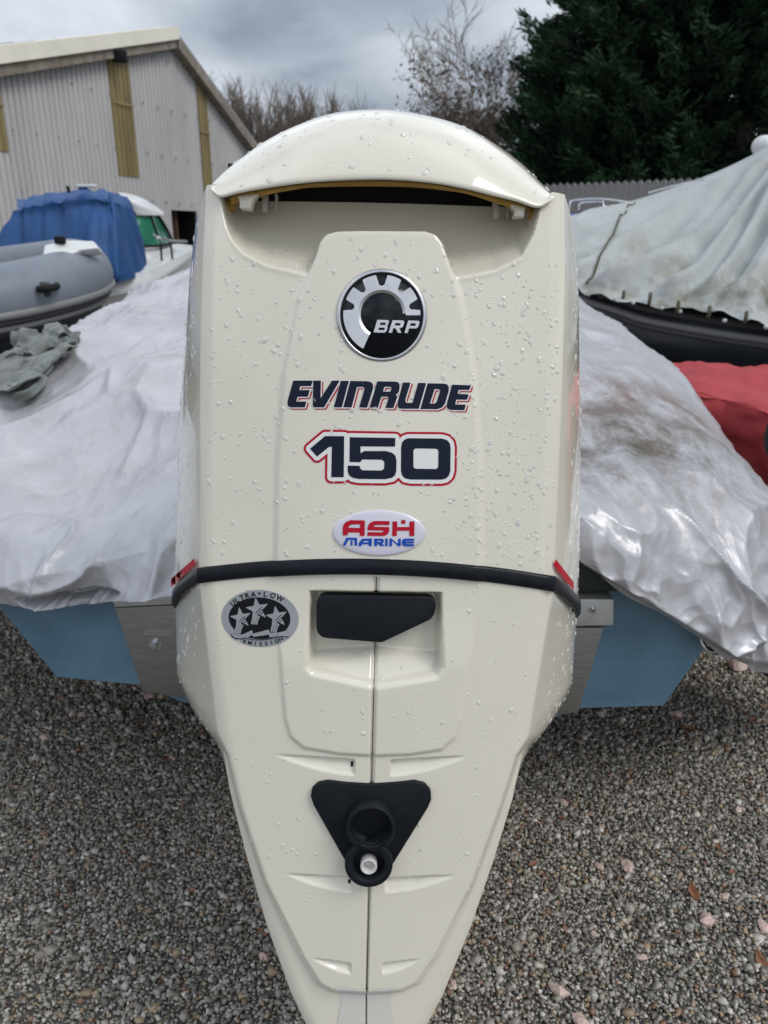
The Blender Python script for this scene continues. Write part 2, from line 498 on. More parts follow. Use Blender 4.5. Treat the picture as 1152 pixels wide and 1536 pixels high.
VZ, VW = half([(253, 930), (255, 1020), (272, 1055), (330, 1097)], [(858, 930), (851, 1020), (838, 1050), (792, 1097)], 0.22)
cw = lambda z: np.interp(z, CZ, CW)
_tl = [Ms(a, b) for a, b in ((300, 870), (430, 854), (566, 850), (700, 853), (828, 869))]
TX = np.array([0, (_tl[3][0] - _tl[1][0]) / 2, (_tl[4][0] - _tl[0][0]) / 2])
TZ = np.array([_tl[2][1], (_tl[1][1] + _tl[3][1]) / 2, (_tl[0][1] + _tl[4][1]) / 2])
_pc = np.polyfit(TX ** 2, TZ, 1)
ztrim = lambda x: _pc[0] * x * x + _pc[1]
ZTOP = (Ms(301, 287)[1] + Ms(838, 297)[1]) / 2
CT = cw(TZ[2])
_sl, _sr = M(255, 904, 0.22), M(861, 917, 0.22)
FALL_TRIM = TZ[2] - (_sl[1] + _sr[1]) / 2
FALL_TOP = 0.05
QS = np.array([.003, .007, .013, .03, .06, .09, .12, .15, .18, .20, .24, .30, .38, .46, .52, .56, .585, .60])

def side_x(q, z, lower):
    c = cw(z)
    w = np.interp(z, VZ, VW, left=-1) if lower else np.interp(z, WZ, WW)
    w = np.maximum(w, c - 0.004)
    g = 1 - (1 - np.clip(q / 0.2, 0, 1)) ** (1.15 if lower else 1.5)
    x = c + (w - c) * g
    return x * np.clip(1 - np.clip((q - 0.30) / 0.30, 0, 1) ** 2 * 0.55, 0, 1)

def cowl_grid(z0f, z1f, rows, fall0, fall1, lower, n=110):
    """closed loop of columns: left side (front to back), aft face, right side, front"""
    s = np.linspace(0.02, 1, n)
    t = np.linspace(0, 1, rows)
    cols = []
    def row_z(x, q):
        f = np.clip(q / 0.2, 0, 1.6)
        return lambda tt: (z0f(x) - fall0 * f) * (1 - tt) + (z1f(x) - fall1 * f) * tt
    def side(sign):
        out = []
        for q in QS:
            z = row_z(CT, q)(t)
            zc = row_z(CT, 0)(t)
            x = side_x(q, z, lower)
            if q < 0.02:
                x = cw(zc) + (side_x(0.02, z, lower) - cw(zc)) * (q / 0.02)
            yb = F(cw(zc) * sign, zc)
            out.append(np.stack([sign * x, yb + 0.0080 + q, z], -1))
        return out
    L = side(-1); Rr = side(1)
    cols += L[::-1]
    edge = 0.026
    for sg in list(-s[::-1]) + [-1e-9, 1e-9] + list(s):
        # height is linear in t once x is known; x follows the crease at that height
        x = sg * np.full(rows, CT)
        for _ in range(4):
            z = z0f(x) * (1 - t) + z1f(x) * t
            x = sg * cw(z)
        if abs(sg) < 1e-6:
            x = np.full(rows, 0.0006 * np.sign(sg))
            z = z0f(x) * (1 - t) + z1f(x) * t
        y = F(x, z)
        a = np.clip((np.abs(x) - (cw(z) - edge)) / edge, 0, 1)
        y = y + 0.0080 * a * a
        cols.append(np.stack([x, y, z], -1))
    for k, c_ in enumerate(Rr):
        cols.append(c_)
    P = np.stack(cols, 1)
    # let the first side column start from the rounded edge
    return P, len(L), len(L) + 2 * n + 2

UP, ua, ub = cowl_grid(lambda x: ZTOP + 0.006 * (1 - smooth(0.19, 0.21, np.abs(x))) + 0.009 * smooth(0.222, 0.232, np.abs(x)), ztrim, 250, FALL_TOP, FALL_TRIM, False)
upper = grid('upper_cowl', UP, paint, mot, wrap=True)
ZBOT = Ms(550, 1640)[1]
LOW_, la, lb = cowl_grid(ztrim, lambda x: ZBOT + 0 * x, 430, FALL_TRIM, 0.0, True)
lower_c = grid('lower_cowl', LOW_, paint, mot, wrap=True)

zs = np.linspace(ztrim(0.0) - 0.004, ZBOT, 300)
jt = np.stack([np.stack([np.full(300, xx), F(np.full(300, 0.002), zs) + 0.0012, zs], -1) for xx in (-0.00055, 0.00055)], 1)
grid('joint_shade_strip', jt, mat('painted_joint_shade', (0.02, 0.019, 0.017), rough=0.8), mot)  # dark strip on the groove floor, painting in the shade of the joint

# ---- black trim strip between the two shells
def trim_strip():
    prof = [(0.0115, -0.003), (0.0115, 0.002), (0.0085, 0.0046), (0.0, 0.0052), (-0.0085, 0.0046), (-0.0115, 0.002), (-0.0115, -0.003)]
    base = UP[-1]
    k = len(base)
    T = np.gradient(base, axis=0)
    nrm = np.cross(T, np.array([0, 0, 1.0])); nrm /= np.linalg.norm(nrm, axis=1, keepdims=True) + 1e-9
    nrm[ua:ub] = np.array([0, -1.0, 0])
    nrm[:ua, 0] = -np.abs(nrm[:ua, 0]); nrm[ub:, 0] = np.abs(nrm[ub:, 0])
    # blend normals at the corners
    for _ in range(6):
        nrm[1:-1] = (nrm[:-2] + nrm[1:-1] * 2 + nrm[2:]) / 4
    nrm /= np.linalg.norm(nrm, axis=1, keepdims=True)
    b2 = base.copy(); b2[:, 1] = np.where((np.arange(k) >= ua) & (np.arange(k) < ub), F0(base[:, 0], base[:, 2]) - 0.004 * (np.abs(base[:, 0]) < .15), base[:, 1])
    return np.stack([b2 + np.array([0, 0, a]) + nrm * b for a, b in prof], 0)
sel = np.r_[0:ua, ua:ub:4, ub:UP.shape[1]]
trim = grid('trim_strip', trim_strip()[:, sel], rubber_gloss, mot)

# ---- hood over the air intake
lipL = [(319, 286), (331, 297), (356, 291), (381, 286), (425, 279), (469, 274), (520, 271), (570, 270), (615, 272), (660, 277), (702, 285), (742, 295), (775, 303), (806, 309), (827, 300)]
rdgL = [(319, 283), (328, 272), (342, 259), (366, 241), (405, 212), (446, 190), (500, 171), (568, 165), (628, 172), (684, 187), (731, 211), (775, 244), (800, 270), (814, 285), (827, 297)]
NH = 130
lipL = [(a, b - (3.5 if 330 < a < 800 else 0)) for a, b in lipL]
lipc = cr1(lipL, NH); rdgc = cr1(rdgL, NH)
UU = np.linspace(0, 1, 34)
def hood_pt(i, u):
    lx, lz = M(lipc[i, 0], lipc[i, 1], -0.008)
    sweep = 0.22 * max(0, abs(lx) - 0.115)
    d0 = -0.012 + 0.10 * lx * lx + sweep
    d1 = d0 + 0.20 * smooth(0.27, 0.15, abs(lx)) + 0.012
    lx, lz = M(lipc[i, 0], lipc[i, 1], d0)
    rx, rz = M(rdgc[i, 0], rdgc[i, 1], d1)
    if u <= 1:
        a = u
        d = d0 + (d1 - d0) * (0.42 * a + 0.58 * a * a)
        k = 1 - (1 - a) ** 2
        return [lx + (rx - lx) * (0.4 * a + 0.6 * k), d, lz + (rz - lz) * k]
    v = u - 1
    fr = np.array([rx * 0.72, 0.60, ZTOP - FALL_TOP * 1.5])
    r0 = np.array([rx, d1, rz])
    c = r0 + (fr - r0) * v
    c[2] = rz + (fr[2] - rz) * v ** 1.9
    return c
HP = np.array([[hood_pt(i, u) for i in range(NH)] for u in list(UU) + list(1 + np.linspace(0.06, 1, 16))])
# bring the silhouette to the measured height
for _ in range(4):
    pxh, pyh = proj(HP[..., 0], HP[..., 1], HP[..., 2])
    top_ = pyh.min(0); lo_ = pyh[0]
    k_ = np.clip((lo_ - rdgc[:, 1] + 1.0) / np.maximum(lo_ - top_, 1.0), 0.5, 1.3)
    for _s in range(4): k_[1:-1] = (k_[:-2] + 2 * k_[1:-1] + k_[2:]) / 4
    zl_ = HP[0, :, 2]
    HP[..., 2] = np.where(HP[..., 2] > zl_, zl_ + (HP[..., 2] - zl_) * k_, HP[..., 2])
# lip thickness turned under
inner = HP[0].copy(); inner[:, 1] += 0.012; inner[:, 2] += 0.001
lipb = HP[0].copy(); lipb[:, 1] += 0.002; lipb[:, 2] -= 0.0018
lipc2 = HP[0].copy(); lipc2[:, 1] += 0.006; lipc2[:, 2] -= 0.0010
HPf = np.concatenate([[inner, lipc2, lipb], HP], 0)
hood = grid('intake_hood', HPf, paint, mot)
# ochre liner seen under the lip
li0 = HP[0].copy(); li0[:, 1] += 0.010
lb_px = [(316, 283), (332, 298), (350, 299), (378, 295), (405, 288), (440, 284), (475, 281), (520, 280), (567, 280), (615, 281), (660, 285), (702, 291), (736, 298), (770, 306), (800, 311), (815, 309), (830, 299)]
lbc = cr1(lb_px, NH)
li1 = []
for i in range(NH):
    x, z = M(lbc[i, 0], lbc[i, 1], 0.035)
    li1.append([x, 0.035 + 0.22 * max(0, abs(x) - 0.115), z])
li1 = np.array(li1)
li2 = li1 + np.array([0, 0.006, 0.03])
li3 = HP[2] + np.array([0, 0.03, -0.012])
liner = grid('hood_liner', np.stack([li3, li0 + np.array([0, 0.002, 0.0]), li1, li2])[:, 14:-14], liner_y, mot)
# posts carrying the hood
for pl in ([(354, 292), (386, 288), (379, 297), (375, 311), (358, 310), (358, 300)], [(766, 303), (792, 306), (788, 313), (788, 323), (771, 322), (774, 314)]):
    x, z = M(np.array([p[0] for p in pl]), np.array([p[1] for p in pl]), 0.02)
    v = np.concatenate([np.stack([x, np.full(6, 0.026), z], -1), np.stack([x, np.full(6, 0.046), z], -1)])
    f = [[5, 4, 3, 2, 1, 0], [6, 7, 8, 9, 10, 11]] + [[i, (i + 1) % 6, 6 + (i + 1) % 6, 6 + i] for i in range(6)]
    o = mesh('hood_post', v, f, paint, mot, False); bevel(o, 0.0015, 2)
# dark bay behind the slot, with the two clips inside it
def plate(name, pts, d0, d1, m, parent, bev=0.0):
    p = np.array(pts, float); x, z = M(p[:, 0], p[:, 1], d0); n = len(p)
    v = np.concatenate([np.stack([x, np.full(n, d0), z], -1), np.stack([x, np.full(n, d1), z], -1)])
    f = [list(range(n))[::-1], [n + i for i in range(n)]] + [[i, (i + 1) % n, n + (i + 1) % n, n + i] for i in range(n)]
    bm = bmesh.new()
    vs_ = [bm.verts.new(q) for q in (v - np.array(parent['org'][:]) if 'org' in parent else v - BASE)]
    for q in f: bm.faces.new([vs_[k] for k in q])
    bmesh.ops.recalc_face_normals(bm, faces=bm.faces)
    me = bpy.data.meshes.new(name); bm.to_mesh(me); bm.free()
    me.materials.append(m)
    o = link(bpy.data.objects.new(name, me)); o.parent = parent
    if bev: bevel(o, bev, 3)
    return o
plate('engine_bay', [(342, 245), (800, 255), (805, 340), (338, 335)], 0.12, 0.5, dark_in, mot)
for a in ((392, 292, 402, 316), (412, 290, 416, 314), (740, 300, 750, 326), (760, 304, 764, 326)):
    plate('bay_clip', [(a[0], a[1]), (a[2], a[1]), (a[2] - 2, a[3]), (a[0] + 1, a[3])], 0.06, 0.075, paint_dark, mot, 0.001)
for a in ((330, 298, 352, 314), (794, 308, 814, 327)):
    plate('side_baffle', [(a[0], a[1]), (a[2], a[1] + 2), (a[2], a[3]), (a[0], a[3])], 0.05, 0.06, liner_y, mot, 0.001)

# ---- vinyl lettering and badges: iso-contours of traced outlines, laid on the face
def contour(fn, x0, x1, y0, y1, step):
    xs = np.arange(x0, x1 + step, step); ys = np.arange(y0, y1 + step, step)
    X, Y = np.meshgrid(xs, ys)
    D = fn(X, Y)
    nx = len(xs)
    V = list(map(tuple, np.stack([X, Y], -1).reshape(-1, 2)))
    F_ = []
    ins = D < 0
    full = ins[:-1, :-1] & ins[:-1, 1:] & ins[1:, :-1] & ins[1:, 1:]
    anyi = ins[:-1, :-1] | ins[:-1, 1:] | ins[1:, :-1] | ins[1:, 1:]
    for i, j in np.argwhere(full):
        a = i * nx + j
        F_.append([a, a + 1, a + nx + 1, a + nx])
    for i, j in np.argwhere(anyi & ~full):
        cn_ = [(i, j), (i, j + 1), (i + 1, j + 1), (i + 1, j)]
        poly = []
        for k in range(4):
            p, q = cn_[k], cn_[(k + 1) % 4]
            dp, dq = D[p], D[q]
            if dp < 0: poly.append(p[0] * nx + p[1])
            if (dp < 0) != (dq < 0):
                t = dp / (dp - dq)
                V.append((X[p] + (X[q] - X[p]) * t, Y[p] + (Y[q] - Y[p]) * t)); poly.append(len(V) - 1)
        if len(poly) >= 3: F_.append(poly)
    used = sorted({k for f in F_ for k in f}); rm = {k: n for n, k in enumerate(used)}
    return np.array([V[k] for k in used]), [[rm[k] for k in f] for f in F_]
def lay(V2, org, sc, off, flat=None):
    px = org[0] + V2[:, 0] / sc; py = org[1] + V2[:, 1] / sc
    x, z = Ms(px, py)
    y = F(x, z) if flat is None else np.full(len(x), flat)
    return np.stack([x, y - off, z], -1)
def decal(name, fn, bb, org, sc, step, m, off, parent=mot, flat=None):
    V2, f = contour(fn, *bb, step)
    v = lay(V2, org, sc, off, flat)
    return mesh(name, v, f, m, parent) if parent is mot else sub(name, v, f, m, parent)
def glyph(outer, holes=()):
    def fn(X, Y):
        d = sd_poly(X, Y, outer)
        for h_ in holes: d = np.maximum(d, -sd_poly(X, Y, h_))
        return d
    return fn
def bbox(pts, pad):
    p = np.array(pts, float)
    return (p[:, 0].min() - pad, p[:, 0].max() + pad, p[:, 1].min() - pad, p[:, 1].max() + pad)

EV = [([(62, 44), (178, 44), (168, 77), (104, 77), (98, 100), (160, 100), (149, 140), (88, 140), (80, 168), (140, 168), (131, 203), (48, 203), (34, 198), (28, 186), (28, 165)], []),
      ([(180, 44), (226, 44), (224, 148), (292, 44), (338, 44), (245, 203), (183, 203), (178, 190)], []),
      ([(343, 46), (392, 46), (350, 203), (302, 203)], []),
      ([(400, 46), (505, 48), (525, 54), (535, 68), (535, 92), (500, 205), (452, 203), (484, 95), (478, 82), (440, 82), (408, 203), (358, 203)], []),
      ([(560, 48), (670, 50), (686, 56), (693, 70), (692, 95), (685, 118), (668, 128), (680, 138), (655, 208), (608, 206), (626, 150), (620, 140), (585, 140), (563, 206), (515, 204)], [[(603, 80), (640, 82), (644, 90), (640, 104), (634, 110), (594, 108)]]),
      ([(712, 55), (758, 56), (726, 160), (732, 176), (768, 176), (803, 57), (850, 59), (806, 212), (700, 211), (686, 206), (680, 194), (681, 170)], []),
      ([(858, 60), (960, 62), (976, 68), (984, 82), (984, 105), (962, 180), (945, 203), (915, 214), (815, 213)], [[(900, 95), (926, 96), (932, 106), (912, 170), (900, 180), (872, 180)]]),
      ([(1003, 68), (1115, 72), (1106, 100), (1042, 99), (1037, 122), (1102, 126), (1092, 158), (1028, 157), (1022, 185), (1086, 187), (1076, 220), (995, 218), (978, 212), (971, 200), (972, 180)], [])]
EVO, EVS = (425, 560), 3.972
def ev_all(dx, dy, grow):
    def fn(X, Y):
        d = np.full(X.shape, 1e9)
        for o_, h_ in EV: d = np.minimum(d, glyph(o_, h_)(X - dx, Y - dy))
        return d - grow
    return fn
ev_red = decal('maker_name_decal', ev_all(10, 10, 3.5), (10, 1140, 30, 240), EVO, EVS, 3.0, red_v, 0.0005)
decal('white_edge', ev_all(2, 2, 5.0), (10, 1140, 30, 240), EVO, EVS, 3.0, white_v, 0.0009, ev_red)
for o_, h_ in EV:
    decal('letter', glyph(o_, h_), bbox(o_, 6), EVO, EVS, 2.4, navy, 0.0013, ev_red)

D1 = ([(198, 87), (330, 88), (327, 370), (241, 370), (245, 160), (225, 162), (143, 228), (95, 174)], [])
D5 = ([(368, 95), (682, 100), (680, 160), (442, 158), (442, 205), (470, 190), (620, 190), (660, 202), (682, 222), (690, 258), (688, 330), (680, 356), (660, 374), (610, 384), (430, 382), (390, 375), (364, 358), (354, 330), (354, 290), (437, 292), (440, 310), (455, 322), (585, 324), (604, 312), (606, 265), (590, 250), (455, 248), (440, 267), (366, 265)], [])
D0 = ([(770, 102), (1000, 104), (1036, 114), (1056, 136), (1062, 170), (1060, 325), (1050, 360), (1028, 380), (995, 387), (785, 386), (748, 378), (727, 356), (720, 325), (721, 165), (728, 130), (746, 110)], [[(825, 172), (960, 174), (974, 180), (978, 194), (976, 298), (970, 310), (958, 314), (825, 312), (811, 307), (806, 296), (806, 190), (811, 177)]])
NO, NS = (445, 635), 4.608
def num_all(grow):
    def fn(X, Y):
        d = np.minimum(np.minimum(sd_poly(X, Y, D1[0]), sd_poly(X, Y, D5[0])), sd_poly(X, Y, D0[0]))
        d = d - grow
        if 0 < grow < 35: d = np.minimum(d, sd_poly(X, Y, [(430, 240), (620, 240), (620, 335), (430, 335)]))
        return d
    return fn
n_red = decal('power_rating_decal', num_all(44), (30, 1120, 30, 450), NO, NS, 4.0, red_v, 0.0005)
decal('white_ground', num_all(28), (30, 1120, 30, 450), NO, NS, 4.0, white_v, 0.0009, n_red)
for o_, h_ in (D1, D5, D0):
    decal('digit', glyph(o_, h_), bbox(o_, 6), NO, NS, 3.0, navy, 0.0013, n_red)

AO, AS = (490, 760), 7.2
ell = lambda cx, cy, rx, ry, rot=0.0: (lambda X, Y: (np.sqrt((((X - cx) * math.cos(rot) + (Y - cy) * math.sin(rot)) / rx) ** 2 + ((-(X - cx) * math.sin(rot) + (Y - cy) * math.cos(rot)) / ry) ** 2) - 1) * min(rx, ry))
def dome_badge():
    n, k = 72, 8
    th = np.arange(n) * 2 * np.pi / n
    rows = []
    for r_, o_ in ((1.0, 0.0), (1.0, 0.0012), (0.985, 0.0020), (0.95, 0.0026), (0.85, 0.0030), (0.6, 0.0034), (0.3, 0.0035), (0.02, 0.0035)):
        V2 = np.stack([565 + 498 * r_ * np.cos(th), 278 + 245 * r_ * np.sin(th)], -1)
        rows.append(lay(V2, AO, AS, o_))
    return grid('dealer_badge', np.stack(rows), badge_white, mot, wrap=True)
ash = dome_badge()
for o_, h_ in (([(178, 300), (178, 220), (186, 185), (210, 156), (260, 137), (414, 140), (412, 305), (358, 305), (360, 270), (232, 268), (230, 300)], [[(235, 218), (250, 195), (275, 182), (362, 182), (362, 220)]]),
               ([(680, 147), (676, 190), (530, 188), (510, 198), (512, 208), (676, 210), (674, 262), (650, 295), (610, 307), (440, 305), (442, 265), (590, 268), (610, 262), (615, 248), (442, 245), (442, 215), (462, 172), (500, 150), (530, 145)], []),
               ([(710, 150), (762, 150), (760, 210), (892, 210), (892, 150), (946, 150), (944, 307), (892, 307), (892, 250), (758, 250), (756, 307), (706, 307)], []),
               ([(805, 136), (850, 136), (848, 176), (803, 176)], [])):
    decal('red_letter', glyph(o_, h_), bbox(o_, 8), AO, AS, 5.0, red_v, 0.0042, ash)
for o_, h_ in (([(178, 408), (215, 325), (330, 325), (332, 410), (305, 410), (303, 350), (235, 348), (208, 410)], []), ([(262, 355), (282, 355), (282, 410), (262, 410)], []),
               ([(345, 415), (352, 375), (385, 335), (490, 333), (488, 415), (455, 415), (455, 395), (380, 395), (378, 415)], [[(390, 375), (400, 360), (456, 360), (456, 375)]]),
               ([(512, 335), (605, 335), (618, 350), (616, 375), (600, 385), (625, 415), (580, 415), (550, 387), (545, 387), (545, 415), (515, 415)], [[(545, 358), (588, 358), (588, 370), (545, 370)]]),
               ([(632, 333), (660, 333), (657, 417), (632, 417)], []),
               ([(678, 333), (700, 333), (768, 393), (772, 335), (800, 335), (798, 417), (775, 417), (705, 358), (705, 417), (676, 417)], []),
               ([(945, 335), (943, 358), (850, 358), (848, 365), (942, 367), (940, 385), (846, 385), (850, 393), (942, 395), (942, 417), (840, 417), (812, 400), (812, 352), (838, 335)], [])):
    decal('blue_letter', glyph(o_, h_), bbox(o_, 8), AO, AS, 5.0, blue_v, 0.0042, ash)

# round gear badge
BO, BS = (500, 400), 7.945
bx_, bz_ = Ms(np.array([572.75]), np.array([474.2])); BY = float(F(bx_, bz_)[0])
def ring_rows(rows):
    n = 96; th = np.arange(n) * 2 * np.pi / n; out_ = []
    for r_, o_ in rows:
        out_.append(lay(np.stack([578 + r_ * np.cos(th), 590 + r_ * 1.03 * np.sin(th)], -1), BO, BS, o_, BY))
    return np.stack(out_)
emb = grid('gear_badge', ring_rows([(500, 0.0), (498, 0.0028), (1, 0.0028)]), gloss_black, mot, wrap=True)
rg = ring_rows([(540, -0.001), (538, 0.0008), (520, 0.0028), (506, 0.0036), (494, 0.0034), (490, 0.0026)])
o = sub('badge_ring', rg.reshape(-1, 3), grid_faces(6, 96, True), chrome, emb)
CUT = [(578, 588), (840, 590), (1250, 588), (1250, 1250), (260, 1250), (345, 1012), (428, 826)]
def gear(X, Y):
    r_ = np.hypot(X - 578, (Y - 578) / 1.02)
    d = np.maximum(r_ - 455, 282 - r_)
    d = np.maximum(d, -sd_poly(X, Y, CUT))
    for a in (90, 52, 14.5, 128, 166):
        ca, sa = math.cos(R(a)), math.sin(R(a))
        u = (X - 578) * ca - (Y - 578) * sa; v = (X - 578) * sa + (Y - 578) * ca
        nd = np.abs(v) - (30 + np.clip(u - 345, 0, 200) * 0.34)
        nd = np.where(u < 375, np.maximum(np.hypot(np.clip(u - 375, -999, 0), v) - 40, -999), nd)
        d = np.where(u > 0, np.maximum(d, -nd), d)
    return d
decal('gear', gear, (90, 1080, 100, 1060), BO, BS, 6.0, chrome, 0.0050, emb, BY)
# bevelled inner edge of the gear
th = np.linspace(R(2), R(-237 + 0), 60)
th = np.linspace(R(2), R(238), 70)
rows = [lay(np.stack([578 + r_ * np.cos(th), 578 - r_ * 1.02 * np.sin(th)], -1), BO, BS, o_, BY) for r_, o_ in ((284, 0.0050), (250, 0.0032))]
sub('gear_bevel', np.stack(rows).reshape(-1, 3), grid_faces(2, 70), chrome, emb)
for o_, h_ in (([(525, 643), (650, 647), (664, 660), (650, 705), (635, 718), (648, 730), (635, 775), (610, 795), (480, 792)], [[(562, 675), (628, 676), (618, 705), (552, 703)], [(545, 735), (615, 736), (605, 765), (535, 763)]]),
               ([(705, 648), (830, 652), (844, 668), (830, 720), (810, 738), (785, 742), (810, 797), (768, 797), (742, 744), (712, 742), (698, 797), (658, 795)], [[(738, 680), (802, 682), (792, 712), (728, 710)]]),
               ([(890, 652), (1012, 656), (1024, 672), (1008, 726), (985, 746), (900, 744), (884, 799), (845, 797)], [[(920, 684), (984, 686), (974, 716), (910, 714)]])):
    decal('chrome_letter', glyph(o_, h_), bbox(o_, 8), BO, BS, 4.5, chrome, 0.0050, emb, BY)

# oval emission badge
EO, ES = (320, 880), 7.68
em = decal('emission_badge', ell(538, 365, 446, 328, 0.06), (80, 1000, 20, 720), EO, ES, 7.0, grey_foil, 0.0005)
decal('dark_oval', ell(533, 362, 356, 240, 0.06), (150, 920, 100, 640), EO, ES, 7.0, dark_foil, 0.0008, em)
def star(cx, cy, ro, ri, rot):
    return [(cx + (ro if k % 2 == 0 else ri) * math.sin(rot + k * math.pi / 5), cy - (ro if k % 2 == 0 else ri) * math.cos(rot + k * math.pi / 5)) for k in range(10)]
for cx, cy, ro in ((318, 358, 128), (508, 258, 138), (732, 345, 132)):
    sp_ = star(cx, cy, ro, ro * 0.42, -0.16)
    def stf(X, Y, sp_=sp_, cx=cx, cy=cy):
        d = sd_poly(X, Y, sp_)
        for k in range(3):      # speed streaks swept through the star
            d = np.maximum(d, -(np.abs(np.hypot(X - cx - 190, Y - cy - 190) - (200 + 26 * k)) - 4.5) + np.where(Y > cy - 25, 0, 99) * 0 - np.where(Y > cy - 25, 0, 60))
        return d
    decal('star', stf, bbox(sp_, 8), EO, ES, 6.0, grey_foil, 0.0011, em)
    for k in range(3):          # tails below the star
        cc = np.array([(cx + 190 + (200 + 26 * k + w_) * math.cos(a), cy + 190 - (200 + 26 * k + w_) * math.sin(a)) for w_, rg_ in ((-11, np.linspace(R(146), R(176), 9)), (11, np.linspace(R(176), R(146), 9))) for a in rg_])
        decal('streak', glyph(cc.tolist()), bbox(cc, 6), EO, ES, 5.0, grey_foil, 0.0014, em)
RIB = [(215, 530), (250, 552), (320, 556), (452, 496), (456, 538), (640, 490), (652, 528), (760, 520), (845, 500), (880, 540), (850, 562), (740, 566), (652, 580), (640, 548), (462, 576), (452, 552), (360, 596), (280, 604), (232, 580)]
decal('ribbon', glyph(RIB), bbox(RIB, 8), EO, ES, 6.0, grey_foil, 0.0017, em)
SW = [(212, 540), (222, 566), (262, 588), (330, 592), (372, 574), (376, 582), (335, 602), (262, 600), (216, 578), (206, 545)]
decal('ribbon_outline', glyph(SW), bbox(SW, 6), EO, ES, 5.0, dark_foil, 0.0020, em)
SW2 = [(380, 588), (470, 604), (600, 604), (700, 584), (780, 560), (850, 564), (872, 578), (868, 585), (845, 572), (785, 568), (700, 593), (600, 613), (470, 613), (378, 596)]
decal('ribbon_outline', glyph(SW2), bbox(SW2, 6), EO, ES, 5.0, dark_foil, 0.0020, em)
def char_mesh(ch):
    c = bpy.data.curves.new('t', 'FONT'); c.body = ch; c.size = 1.0; c.offset = 0.022; c.resolution_u = 3
    ob = bpy.data.objects.new('t', c); link(ob)
    me = bpy.data.meshes.new_from_object(ob.evaluated_get(bpy.context.evaluated_depsgraph_get()))
    v = np.array([q.co[:] for q in me.vertices]).reshape(-1, 3)[:, :2]; f = [list(p.vertices) for p in me.polygons]
    bpy.data.objects.remove(ob); bpy.data.curves.remove(c); bpy.data.meshes.remove(me)
    return v, f
def arc_text(txt, a0, a1, rx, ry, size, flip, wid):
    for k, ch in enumerate(txt):
        if ch == ' ': continue
        v, f = char_mesh(ch)
        a = R(a0 + (a1 - a0) * k / (len(txt) - 1))
        v = (v - np.array([(v[:, 0].min() + v[:, 0].max()) / 2, 0.36 if ch != '•' else 0.36])) * size * np.array([wid, 1])
        # tangent of the ellipse at a
        tx, ty = -rx * math.sin(a), -ry * math.cos(a)
        l = math.hypot(tx, ty); tx, ty = tx / l, ty / l
        if not flip: tx, ty = -tx, -ty
        nx_, ny_ = ty, -tx      # up direction of the letter (y down picture axes)
        cx, cy = 538 + rx * math.cos(a), 365 - ry * math.sin(a)
        V2 = np.stack([cx + v[:, 0] * tx + v[:, 1] * nx_, cy + v[:, 0] * ty + v[:, 1] * ny_], -1)
        sub('letter', lay(V2, EO, ES, 0.0012), f, dark_foil, em, False)
arc_text('ULTRA', 141, 101, 402, 285, 82, False, 1.05)
arc_text('LOW', 81, 55, 402, 285, 82, False, 1.05)
dot = [(530 + 14 * math.cos(t_), 76 + 14 * math.sin(t_)) for t_ in np.linspace(0, 2 * math.pi, 13)[:-1]]
decal('dot', glyph(dot), bbox(dot, 6), EO, ES, 5.0, dark_foil, 0.0012, em)
arc_text('EMISSION', 244, 308, 398, 291, 60, True, 1.1)

# red pinstripes low on the cowl sides
def side_hit(px_, py_):
    best = None
    for d in np.linspace(0.02, 0.26, 241):
        x, z = M(px_, py_, d)
        q = d - F0(cw(z), z)
        if q < 0: continue
        e = abs(abs(x) - float(side_x(q, z, False)))
        if best is None or e < best[0]: best = (e, x, d, z)
    _, x, d, z = best
    return [float(x + np.sign(x) * 0.0024), float(d + 0.0030), float(z)]
def side_decal(name, e0, e1, m):
    A = cr1(e0, 12); Bq = cr1(e1, 12)
    P = np.array([[side_hit(*(a + (b - a) * t)) for a, b in zip(A, Bq)] for t in (0, .5, 1)])
    return grid(name, P, m, mot)
side_decal('red_stripe', [(293, 838), (258, 869)], [(295, 847), (258, 882)], red_v)
side_decal('red_stripe', [(832, 839), (859, 874)], [(829, 848), (859, 887)], red_v)

# ---- pull handle in the pocket
HD = [(122, 190), (126, 160), (140, 133), (165, 117), (195, 112), (960, 125), (995, 134), (1016, 158), (1022, 195), (1012, 250), (998, 280), (975, 303), (640, 462), (620, 470), (590, 472), (195, 440), (158, 428), (132, 400), (122, 365)]
HDp = [(450 + a / 5.009, 870 + b / 5.009) for a, b in HD]
plate('pull_handle', HDp, 0.0005, 0.022, rubber, mot, 0.003)

# ---- flushing port: rubber shield with two sockets
TR = [(466, 1195), (468, 1183), (477, 1175), (492, 1172), (520, 1175), (557, 1177), (592, 1175), (622, 1172), (637, 1176), (646, 1186), (647, 1200), (642, 1212), (590, 1296), (578, 1308), (533, 1308), (521, 1298), (470, 1208)]
shield = plate('flush_port_shield', TR, -0.005, 0.004, rubber, mot, 0.002)
def socket(name, cx, cy, ro, ri, h, m, hin, notch=False):
    x0, z0 = M(cx, cy, -h); n = 40; th = np.arange(n) * 2 * np.pi / n
    rows = []
    b = 0.0015
    for r_, y_ in ((ro, 0.0), (ro, -h + b), (ro - b, -h), (ri + b, -h), (ri, -h + b), (ri * 0.96, hin), (0.0004, hin)):
        yy = np.full(n, y_)
        if notch and y_ < -h * 0.5: yy = yy + 0.006 * smooth(-0.75, -0.9, np.sin(th))
        rows.append(np.stack([x0 + r_ * np.cos(th), yy, z0 + r_ * np.sin(th)], -1))
    P = np.stack(rows)
    return sub(name, P.reshape(-1, 3), grid_faces(7, n, True), m, shield)
socket('drain_socket', 556, 1244, 0.0355, 0.0300, 0.034, rubber, -0.002, True)
socket('hose_socket', 553, 1298, 0.0355, 0.0245, 0.022, rubber, -0.002)
